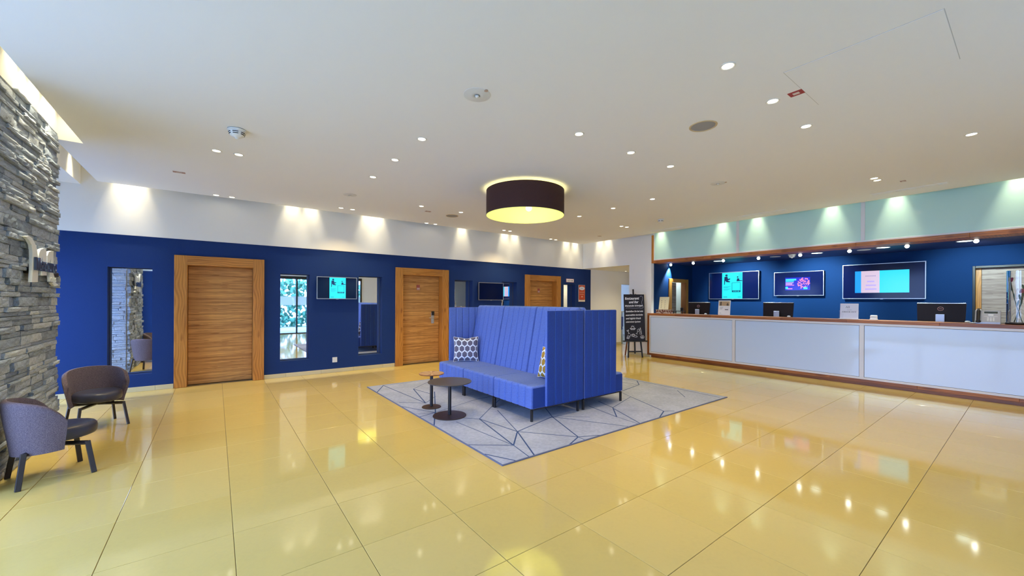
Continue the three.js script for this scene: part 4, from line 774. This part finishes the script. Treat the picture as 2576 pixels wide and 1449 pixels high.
// desk telephone
{
  const t = thing('desk_telephone', 'silver desk telephone with a dark handset standing on the reception desk', 'telephone', null, 9.10, DTOP + 0.002, -0.43, -Math.PI / 2); t.rotation.x = 0;
  const gm = S({ color: lin(0.46, 0.47, 0.50), roughness: 0.4, metalness: 0.2 });
  const b = put('body', extr([[0.0, 0.001], [0.10, 0.001], [0.10, 0.025], [0.03, 0.19], [0.0, 0.19]], 0.235, [], 0.004).rotateY(-Math.PI / 2).translate(0.1175, 0, 0), gm, t);
  const tilt = Math.atan2(0.07, 0.165), on = (x, s, w, h, d, m, name, r = 0.002) => { const p = put(name, new RoundedBoxGeometry(w, h, d, 2, r), m, t, x, 0.025 + s * Math.cos(tilt), 0.10 - s * Math.sin(tilt) + 0.006); p.rotation.x = -tilt; return p; };
  on(0.030, 0.150, 0.125, 0.030, 0.006, S({ color: lin(0.05, 0.07, 0.07), roughness: 0.1 }), 'display'); on(0.030, 0.132, 0.13, 0.006, 0.006, M.plastic, 'strip'); on(0.030, 0.112, 0.05, 0.020, 0.007, M.plastic, 'navigation_key'); on(0.03, 0.088, 0.13, 0.007, 0.006, M.plastic, 'strip');
  for (let r = 0; r < 4; r++) for (let c = 0; c < 3; c++) on(0.005 + c * 0.026, 0.068 - r * 0.016, 0.019, 0.011, 0.007, M.plastic, 'key');
  const hs = new THREE.CatmullRomCurve3([[0, 0.20, 0.03], [0, 0.175, 0.055], [0, 0.10, 0.095], [0, 0.035, 0.13], [0, 0.012, 0.125]].map((p) => new THREE.Vector3(...p)));
  put('handset', new THREE.TubeGeometry(hs, 24, 0.019, 12), M.black, t, -0.085, 0.012, 0.012); put('ear_piece', new THREE.SphereGeometry(0.030, 18, 12).scale(1, 0.7, 0.8), M.plastic, t, -0.085, 0.196, 0.05); put('mouth_piece', new THREE.SphereGeometry(0.028, 18, 12).scale(1, 0.7, 0.8), M.black, t, -0.085, 0.034, 0.135);
  put('foot_wing', bx(-0.17, -0.11, 0.001, 0.014, 0.02, 0.15, 0.006), gm, t);
}
// glass cylinder with protea flowers
{
  const t = thing('flower_vase', 'tall clear glass cylinder holding red flowers at the right end of the desk', 'vase', null, 9.12, DTOP, -0.155), r = 0.108, h = 0.77;
  put('glass', lathe([[0, 0.03], [r - 0.006, 0.03], [r - 0.006, h - 0.003], [r - 0.003, h], [r, h - 0.003], [r, 0.02], [r - 0.004, 0.016], [0, 0.016]], 56), new THREE.MeshPhysicalMaterial({ color: 0xffffff, roughness: 0.02, transmission: 1, thickness: 0.01, ior: 1.45 }), t);
  put('dark_base', lathe([[0, 0.001], [r + 0.010, 0.001], [r + 0.012, 0.022], [r + 0.002, 0.034], [r + 0.001, 0.018], [0, 0.018]], 48), M.black, t);
  const fl = (dx, dz, top, tone, k) => {
    const f = thing('protea_flower', tone, 'flower', 'flowers standing in the glass cylinder', 9.12, DTOP + 0.034, -0.155);
    const c = new THREE.CatmullRomCurve3([[-dx * 0.5, 0.003, -dz * 0.5], [0, 0.16, 0], [dx * 0.6, top * 0.65, dz * 0.6], [dx, top, dz]].map((p) => new THREE.Vector3(...p)));
    put('stem', new THREE.TubeGeometry(c, 24, 0.0045, 8), S({ color: lin(0.06, 0.09, 0.04), roughness: 0.8 }), f);
    const pm = S({ color: lin(0.50 * k, 0.05, 0.10), roughness: 0.7 });
    put('heart', new THREE.SphereGeometry(0.020, 16, 12).scale(1, 1.4, 1), S({ color: lin(0.55, 0.20, 0.22), roughness: 0.8 }), f, dx, top + 0.024, dz);
    for (let i = 0; i < 14; i++) { const a = i * 2.4, p = put('petal', new THREE.SphereGeometry(0.018, 10, 8).scale(0.55, 1.7, 0.3), pm, f, dx + Math.cos(a) * 0.017, top + 0.026, dz + Math.sin(a) * 0.017, -a + Math.PI / 2); p.rotation.x = 0.18; }
    for (let i = 0; i < 3; i++) { const a = i * 2.1 + k, s = 0.45 + i * 0.16, q = c.getPoint(s), l = put('leaf', new THREE.SphereGeometry(0.05, 10, 8).scale(0.24, 0.9, 0.06), S({ color: lin(0.05, 0.13, 0.07), roughness: 0.7 }), f, q.x + Math.cos(a) * 0.012, q.y + 0.04, q.z + Math.sin(a) * 0.012, a); l.rotation.z = 0.25; }
  };
  fl(-0.035, -0.070, 0.58, 'pink-red flower highest on the left side in the glass cylinder', 1.0); fl(-0.03, 0.035, 0.42, 'lower dark red flower in the middle of the glass cylinder', 0.7); fl(0.01, 0.075, 0.60, 'red flower cut by the right edge of the picture', 0.8);
}
// three reception screens
const flowerM = glowTex(canvasTex(256, 144, (x, w, h) => {
  x.fillStyle = '#1010c8'; x.fillRect(0, 0, w, h); let s = 7; const q = () => (s = (s * 16807) % 2147483647) / 2147483647;
  x.fillStyle = '#ff86b8'; for (let i = 0; i < 90; i++) { const a = q() * 6.28, d = Math.sqrt(q()); x.beginPath(); x.ellipse(190 + Math.cos(a) * d * 62, 66 + Math.sin(a) * d * 58, 3 + q() * 7, 2 + q() * 5, q() * 3, 0, 7); x.fill(); }
  x.fillStyle = '#38d8ff'; x.fillRect(4, 14, 112, 20); x.fillRect(4, 36, 88, 12); x.fillStyle = '#c8a8f8'; x.fillRect(4, 54, 84, 10); x.fillRect(4, 68, 70, 10); x.fillStyle = '#ff8ad0'; x.fillRect(4, 82, 90, 8); x.fillRect(24, 122, 52, 10); x.fillStyle = '#38e8f8'; x.beginPath(); x.arc(16, 116, 15, 0, 7); x.fill(); x.fillRect(190, 112, 40, 22);
}), 1.1);
const splitM = glowTex(canvasTex(512, 230, (x, w, h) => {
  x.fillStyle = '#0a9cff'; x.fillRect(0, 0, 62, h); x.fillStyle = '#d2bcd0'; x.fillRect(62, 0, 180, h); x.fillStyle = '#00d4ff'; x.fillRect(242, 0, w - 242, h);
  x.fillStyle = '#8a7fae'; for (let i = 0; i < 7; i++) x.fillRect(104 + i * 15, 50, 11, 7); x.fillStyle = '#b4a2f2'; x.fillRect(122, 104, 70, 14); x.fillRect(108, 144, 100, 14); x.fillRect(102, 184, 112, 14);
}), 1.0);
wallScreen('left reception screen showing a pale cyan poster with dark figures', 1.25, 0.715, 10.89, 1.862, -4.81, -Math.PI / 2, [[0.28, 0.69, 0.02, 0.985, posterM]]);
wallScreen('middle reception screen showing a small blue picture with pink blossom', 0.985, 0.565, 10.89, 1.866, -3.357, -Math.PI / 2, [[0.24, 0.74, 0.24, 0.77, flowerM]]);
wallScreen('largest reception screen showing blue, pink and cyan colour blocks', 1.258, 0.728, 10.89, 1.872, -1.905, -Math.PI / 2, [[0.165, 0.82, 0.20, 0.825, splitM]]);
// doorway in the side wall of the recess
{
  const d = struct('door_4'), zf = -5.935;
  put('door_frame', uvm(bx(9.752, 9.885, 0.001, 2.055, -6.09, zf, 0.004), true), M.timber, d); put('door_frame', uvm(bx(10.615, 10.72, 0.001, 2.055, -6.09, zf, 0.004), true), M.timber, d); put('door_frame', uvm(bx(9.885, 10.615, 1.965, 2.055, -6.09, zf, 0.004)), M.timber, d);
  put('door_leaf', uvm(bx(9.888, 10.36, 0.006, 1.96, -6.13, -6.095, 0.002)), M.veneerGrey, d);
  put('jamb_lining', uvm(bx(10.590, 10.615, 0.001, 1.965, -6.088, -5.94, 0.003), true), M.walnut, d);
}
{
  const d = struct('door_5'); const X = XB + 0.10;   // veneered door behind a dark frame in the back wall of the recess
  put('door_frame', merge([bx(XB - 0.02, XB + 0.12, 0.001, 2.10, -0.70, -0.665, 0.004), bx(XB - 0.02, XB + 0.12, 2.06, 2.10, -0.665, 0.56, 0.004)]), M.black, d);
  put('door_stile', uvm(bx(X, X + 0.04, 0.001, 2.06, -0.665, -0.60, 0.003), true), M.timber, d);
  put('door_leaf', uvm(bx(X, X + 0.04, 0.001, 2.055, -0.597, 0.55, 0.003)), M.veneerGrey, d);
}

// ================================================================ EASEL WITH CHALKBOARD
{
  const ry = -0.60, cx = 8.60, cz = -6.22, E = thing('easel', 'black wooden display easel standing left of the reception desk', 'easel', null, cx, 0, cz, ry), lean = 0.10;
  const zAt = (y) => 0.115 - y * lean;   // front plane leaning back
  put('leg', bar([-0.185, 0.002, zAt(0)], [-0.06, 1.62, zAt(1.62) - 0.03], 0.036, 0.026, 0.003), M.black, E); put('leg', bar([0.185, 0.002, zAt(0)], [0.06, 1.62, zAt(1.62) - 0.03], 0.036, 0.026, 0.003), M.black, E);
  put('rear_leg', bar([-0.10, 0.002, -0.36], [-0.02, 1.40, zAt(1.40) - 0.055], 0.034, 0.024, 0.003), M.walnut, E);
  put('mast', bar([0, 0.10, zAt(0.1) - 0.012], [0, 1.745, zAt(1.745) - 0.012], 0.036, 0.022, 0.003), M.black, E);
  put('cross_bar', bar([-0.178, 0.155, zAt(0.155)], [0.178, 0.155, zAt(0.155)], 0.034, 0.02, 0.002), M.black, E);
  put('tray', bx(-0.315, 0.315, 0.405, 0.432, zAt(0.42) - 0.005, zAt(0.42) + 0.072, 0.003), M.black, E);
  const B = thing('chalkboard', 'black chalkboard with white handwriting and food drawings on the easel', 'chalkboard', null, cx, 0, cz, ry); B.rotation.order = 'YXZ';
  const p = new THREE.Vector3(0, 0.434, zAt(0.434) + 0.032).applyAxisAngle(new THREE.Vector3(0, 1, 0), ry); B.position.set(cx + p.x, p.y, cz + p.z); B.rotation.set(-lean, ry, 0);
  const t = canvasTex(512, 1100, (x, w, h) => {
    x.fillStyle = '#16182a'; x.fillRect(0, 0, w, h); x.fillStyle = '#eef2fc'; x.strokeStyle = '#e6ecfa';
    const line = (s, px, py, size, b = '') => { x.save(); x.translate(px, py); x.transform(0.80, -0.02, -0.16, 1, 0, 0); x.font = b + size + 'px sans-serif'; x.fillText(s, 0, 0); x.restore(); };
    line('Restaurant', 22, 130, 84, 'bold '); line('und Bar', 120, 215, 80, 'bold '); line('Weinstube Schwippe', 22, 296, 56, 'bold ');
    line('Genießen Sie bei uns', 36, 430, 54, 'bold '); line('auserwählte Getränke', 34, 516, 50, 'bold '); line('und täglich frisch', 36, 600, 56, 'bold '); line('zubereitete Speisen', 34, 678, 48, 'bold ');
    x.lineWidth = 5; x.strokeStyle = '#b9bfe0'; x.beginPath(); x.moveTo(408, 60); x.bezierCurveTo(430, 10, 490, 40, 470, 120); x.bezierCurveTo(440, 190, 440, 220, 480, 280); x.bezierCurveTo(500, 340, 420, 340, 380, 320); x.bezierCurveTo(260, 350, 120, 310, 40, 330); x.stroke();
    x.strokeStyle = '#e6ecfa'; x.lineWidth = 7; const pl = (a) => { x.beginPath(); a.forEach(([u, v], i) => i ? x.lineTo(u, v) : x.moveTo(u, v)); x.stroke(); };
    pl([[130, 815], [270, 815], [240, 845], [165, 845], [130, 815]]); x.beginPath(); x.arc(200, 812, 44, Math.PI, 0); x.stroke(); pl([[150, 830], [250, 830]]); pl([[170, 770], [176, 750]]); pl([[200, 762], [206, 742]]); pl([[228, 768], [236, 750]]);
    pl([[50, 870], [100, 850], [86, 890], [50, 870]]); pl([[86, 890], [104, 935]]); pl([[80, 945], [128, 928]]);
    x.beginPath(); x.ellipse(340, 860, 20, 36, 0.5, 0, 7); x.stroke(); pl([[322, 890], [296, 940]]); pl([[276, 934], [318, 950]]);
    pl([[382, 840], [378, 950], [424, 950], [412, 870], [400, 830], [396, 800], [386, 802], [382, 840]]); pl([[380, 900], [420, 900]]);
    x.beginPath(); x.ellipse(225, 990, 88, 22, 0.25, 0, 7); x.stroke(); x.beginPath(); x.ellipse(215, 970, 34, 24, 0.2, 0, 7); x.stroke();
    pl([[44, 1050], [70, 985], [132, 1000], [96, 1062], [44, 1050]]); pl([[66, 1030], [110, 1010]]); pl([[60, 1046], [100, 1040]]);
    x.beginPath(); x.ellipse(436, 1018, 46, 36, 0, 0, 7); x.stroke(); pl([[410, 1010], [420, 1034], [430, 1008], [440, 1036], [452, 1010], [462, 1030]]);
  });
  put('board', bx(-0.268, 0.268, 0, 1.185, -0.010, 0.0, 0.002), M.black, B);
  put('writing', new THREE.PlaneGeometry(0.53, 1.178).translate(0, 0.5925, 0.0006), S({ map: t, roughness: 0.75 }), B);
}

// ================================================================ TUB CHAIRS
function makeChair(label) {   // own axes: faces +z
  const t = thing('tub_armchair', label, 'armchair', null), cloth = S({ map: tweed([0.30, 0.26, 0.30], [0.52, 0.46, 0.48], 140, 0.16), roughness: 1, bumpMap: bumpWeave, bumpScale: 0.0015 });
  const rings = [], n = 44, A = 1.72;   // wrap-round back, open toward +z
  for (let i = 0; i <= n; i++) {
    const a = -A + 2 * A * i / n, f = Math.abs(a) / A, s = Math.sin(a), c = -Math.cos(a), ring = [];
    const ytop = 0.655 - 0.07 * f * f - 0.10 * Math.pow(f, 7), ybot = 0.225 + 0.02 * f, thick = 0.042 * (f > 0.94 ? 1 - (f - 0.94) * 6 : 1);
    const prof = [[0, 0], [0.25, 0.012], [0.55, 0.03], [0.85, 0.045], [0.96, 0.046], [1, 0.030], [1, 0.012], [0.96, -thick + 0.046 + 0.004], [0.85, -thick + 0.043], [0.5, -thick + 0.026], [0.06, -thick + 0.002]];
    for (const [h, o] of prof) { const r = 0.205 + o; ring.push([s * r * 1.06, ybot + (ytop - ybot) * h, c * r * (f > 0.6 ? 1.06 : 1.04)]); }
    rings.push(ring);
  }
  put('backrest', uvm(crease(loft(rings), 60)), cloth, t);
  const seat = [], N = 40; const outline = (k) => Array.from({ length: N }, (_, i) => { const a = i / N * 6.2832, s = Math.sin(a), c = Math.cos(a); return [s * 0.195 * k * (c > 0 ? 1.03 : 0.98), c * (c > 0 ? 0.262 : 0.165) * k]; });
  for (const [y, k] of [[0.300, 0.90], [0.306, 0.96], [0.325, 0.995], [0.355, 1.0], [0.380, 0.985], [0.397, 0.93], [0.406, 0.80], [0.410, 0.4]]) seat.push(outline(k).map(([x, z]) => [x, y, z]));
  put('seat', uvm(crease(loft(seat), 60)), M.leather, t);
  put('swivel_post', cyl(0.022, 0.022, 0.05, 20, 0, 0.255, 0), M.blackMetal, t); put('seat_plate', cyl(0.10, 0.10, 0.008, 28, 0, 0.292, 0), M.blackMetal, t);
  // two crossed arched frames of flat bar, four splayed legs
  for (const [sx, sz] of [[1, 1], [-1, 1], [1, -1], [-1, -1]]) {
    const leg = merge([bar([0, 0.257, 0], [sx * 0.175, 0.250, sz * 0.17], 0.030, 0.022, 0.003), bar([sx * 0.172, 0.264, sz * 0.167], [sx * 0.205, 0.001, sz * 0.20], 0.032, 0.022, 0.003)]);
    put('leg', leg, S({ color: lin(0.030, 0.022, 0.022), roughness: 0.4 }), t);
  }
  return t;
}
const chair1 = makeChair('tub armchair nearest the camera, its back turned to us beside the stone wall');
chair1.position.set(-1.06, 0, -4.80); chair1.rotation.y = 1.95;
copyOf(chair1, 'farther tub armchair facing us at the corner near the tall niche mirror', -1.065, 0, -6.36, 0.42);

// ================================================================ LETTERED EMBLEM ON THE STONE
{
  const t = thing('wall_emblem', 'polished metal emblem with curved strips and lettering on the stone wall', 'sign', null, -1.325, 0, 0);
  const em = S({ color: lin(0.84, 0.88, 0.90), roughness: 0.3, metalness: 0.0 });
  const strip = (pts, name) => put(name, extr(pts.map(([z, y]) => [-z, y]), 0.018, [], 0.002).rotateY(Math.PI / 2), em, t);
  strip([[-5.212, 1.966], [-5.285, 1.947], [-5.349, 1.911], [-5.369, 1.864], [-5.376, 1.797], [-5.371, 1.684], [-5.353, 1.581], [-5.506, 1.587], [-5.515, 1.693], [-5.503, 1.808], [-5.481, 1.886], [-5.427, 1.934], [-5.361, 1.971], [-5.279, 1.979]], 'long_strip');
  strip([[-5.53, 1.758], [-5.53, 1.829], [-5.545, 1.861], [-5.578, 1.89], [-5.65, 1.908], [-5.709, 1.906], [-5.732, 1.885], [-5.734, 1.785], [-5.743, 1.659], [-5.605, 1.651], [-5.612, 1.703], [-5.640, 1.788], [-5.625, 1.838], [-5.595, 1.80], [-5.572, 1.751]], 'arched_strip');
  strip([[-5.760, 1.775], [-5.765, 1.85], [-5.802, 1.889], [-5.881, 1.907], [-5.938, 1.91], [-5.939, 1.811], [-5.932, 1.701], [-5.983, 1.637], [-5.845, 1.631], [-5.825, 1.694], [-5.868, 1.772], [-5.875, 1.838], [-5.810, 1.779]], 'arched_strip');
  strip([[-5.885, 1.592], [-5.984, 1.600], [-6.105, 1.574], [-5.984, 1.562]], 'leaf_strip');
  const font = await new FontLoader().loadAsync('fonts/droid/droid_sans_bold.typeface.json'), lm = S({ color: lin(0.16, 0.22, 0.36), roughness: 0.2, metalness: 0.8 });
  const text = (s, size, x, y, m, name) => { let px = x; for (const ch of s) { const g = new TextGeometry(ch, { font, size, depth: 0.016, curveSegments: 5, bevelEnabled: false }); g.computeBoundingBox(); const w = g.boundingBox.max.x; put(name, uvm(g.scale(0.86, 1, 1).translate(px, y, 0).rotateY(Math.PI / 2).translate(0.022, 0, 0)), m, t); px += w * 0.86 + size * 0.08; } };
  text('Mercure', 0.118, 5.385, 1.690, lm, 'letter'); text('HOTELS', 0.046, 5.74, 1.598, em, 'small_letter');
  put('fixing_rail', bx(-0.05, 0.001, 1.66, 1.70, -6.20, -5.40), M.blackMetal, t);
}

// ================================================================ OUTSIDE AND THE BREAKFAST ROOM
sput('outdoor_ground', bx(-30, 40, -0.25, -0.06, 2.02, 30), S({ color: lin(0.42, 0.52, 0.50), roughness: 0.9 }));
sput('outdoor_ground', bx(-30, -2.77, -0.25, -0.06, -30, 2.02), S({ color: lin(0.38, 0.44, 0.46), roughness: 0.9 }));
{
  const n = 2600, base = new THREE.SphereGeometry(0.5, 5, 3).scale(0.22, 0.32, 0.08), im = new THREE.InstancedMesh(base, S({ color: lin(0.10, 0.36, 0.26), roughness: 0.8 }), n); im.name = 'hedge_leaves';
  const o = new THREE.Object3D(); for (let i = 0; i < n; i++) { o.position.set(rr(0, 13), rr(-0.05, 2.6), rr(7.2, 8.2)); o.rotation.set(rnd() * 6, rnd() * 6, rnd() * 6); o.scale.setScalar(rr(0.6, 1.4)); o.updateMatrix(); im.setMatrixAt(i, o.matrix); }
  im.userData = { kind: 'stuff', label: 'green hedge outside the glazed entrance, seen in a mirror', category: 'hedge' }; scene.add(im);
  sput('entrance_canopy', bx(-1.5, 8, 2.62, 2.8, 2.02, 4.4), S({ color: lin(0.20, 0.12, 0.08), roughness: 0.8 }));
}
{
  // breakfast room beyond the passage
  sput('wall_breakfast', merge([bx(9.9, 10.0, 0, 2.6, -12.0, -8.6), bx(9.9, 14.2, 2.45, 2.6, -12.0, -8.56)]), M.white);
  const w = struct('window_4');
  for (const x of [12.2, 13.2]) put('window_frame', bx(x, x + 0.05, 0.8, 2.1, -12.0, -11.94, 0.003), M.frameWhite, w);
  for (let i = 1; i < 2; i++) put('pane', bx(11.25 + i, 12.2 + i, 0.8, 2.1, -11.975, -11.97), M.glass, w);
  sput('wall_breakfast', extr([[9.9, 0], [14.2, 0], [14.2, 2.6], [9.9, 2.6]], 0.1, [rect(12.2, 13.25, 0.8, 2.1)]).translate(0, 0, -12.05), M.white);
  const c = thing('curtain', 'dark blue curtain at the edge of the breakfast room doorway', 'curtain', null, 10.90, 0, -8.75); const pts = []; for (let i = 0; i <= 24; i++) pts.push([-0.05 + i * 0.0055, Math.sin(i * 1.3) * 0.025]); for (let i = 24; i >= 0; i--) pts.push([-0.05 + i * 0.0055, Math.sin(i * 1.3) * 0.025 - 0.006]);
  put('cloth', loft([0.02, 1.98].map((y) => pts.map(([x, z]) => [x, y, z]).reverse())), S({ color: lin(0.02, 0.06, 0.20), roughness: 0.9 }), c); put('rail', bx(-0.06, 0.4, 1.98, 2.0, -0.012, 0.012), M.blackMetal, c);
  const tb = thing('breakfast_table', 'pale table top glimpsed through the breakfast room doorway', 'table', null, 11.8, 0, -9.7); put('top', bx(-0.45, 0.45, 1.02, 1.055, -0.4, 0.4, 0.004), S({ color: lin(0.70, 0.60, 0.38), roughness: 0.5 }), tb); for (const [x, z] of [[-0.4, -0.35], [0.4, -0.35], [-0.4, 0.35], [0.4, 0.35]]) put('leg', bx(x - 0.02, x + 0.02, 0.001, 1.02, z - 0.02, z + 0.02), M.steel, tb);
  const ch = thing('blue_chair', 'blue upholstered chair glimpsed through the breakfast room doorway', 'chair', null, 11.40, 0, -9.0, 0.5);
  put('seat', new RoundedBoxGeometry(0.42, 0.08, 0.42, 3, 0.03), M.sofa, ch, 0, 0.46, 0); put('backrest', new RoundedBoxGeometry(0.42, 0.36, 0.05, 3, 0.02), M.sofa, ch, 0, 0.70, 0.20); for (const [x, z] of [[-0.18, -0.18], [0.18, -0.18], [-0.18, 0.18], [0.18, 0.18]]) put('leg', cyl(0.012, 0.012, 0.42, 12, x, 0.001, z), M.steel, ch); for (const x of [-0.18, 0.18]) put('back_post', bar([x, 0.44, 0.19], [x, 0.60, 0.20], 0.02), M.steel, ch);
}

renderer.render(scene, camera);
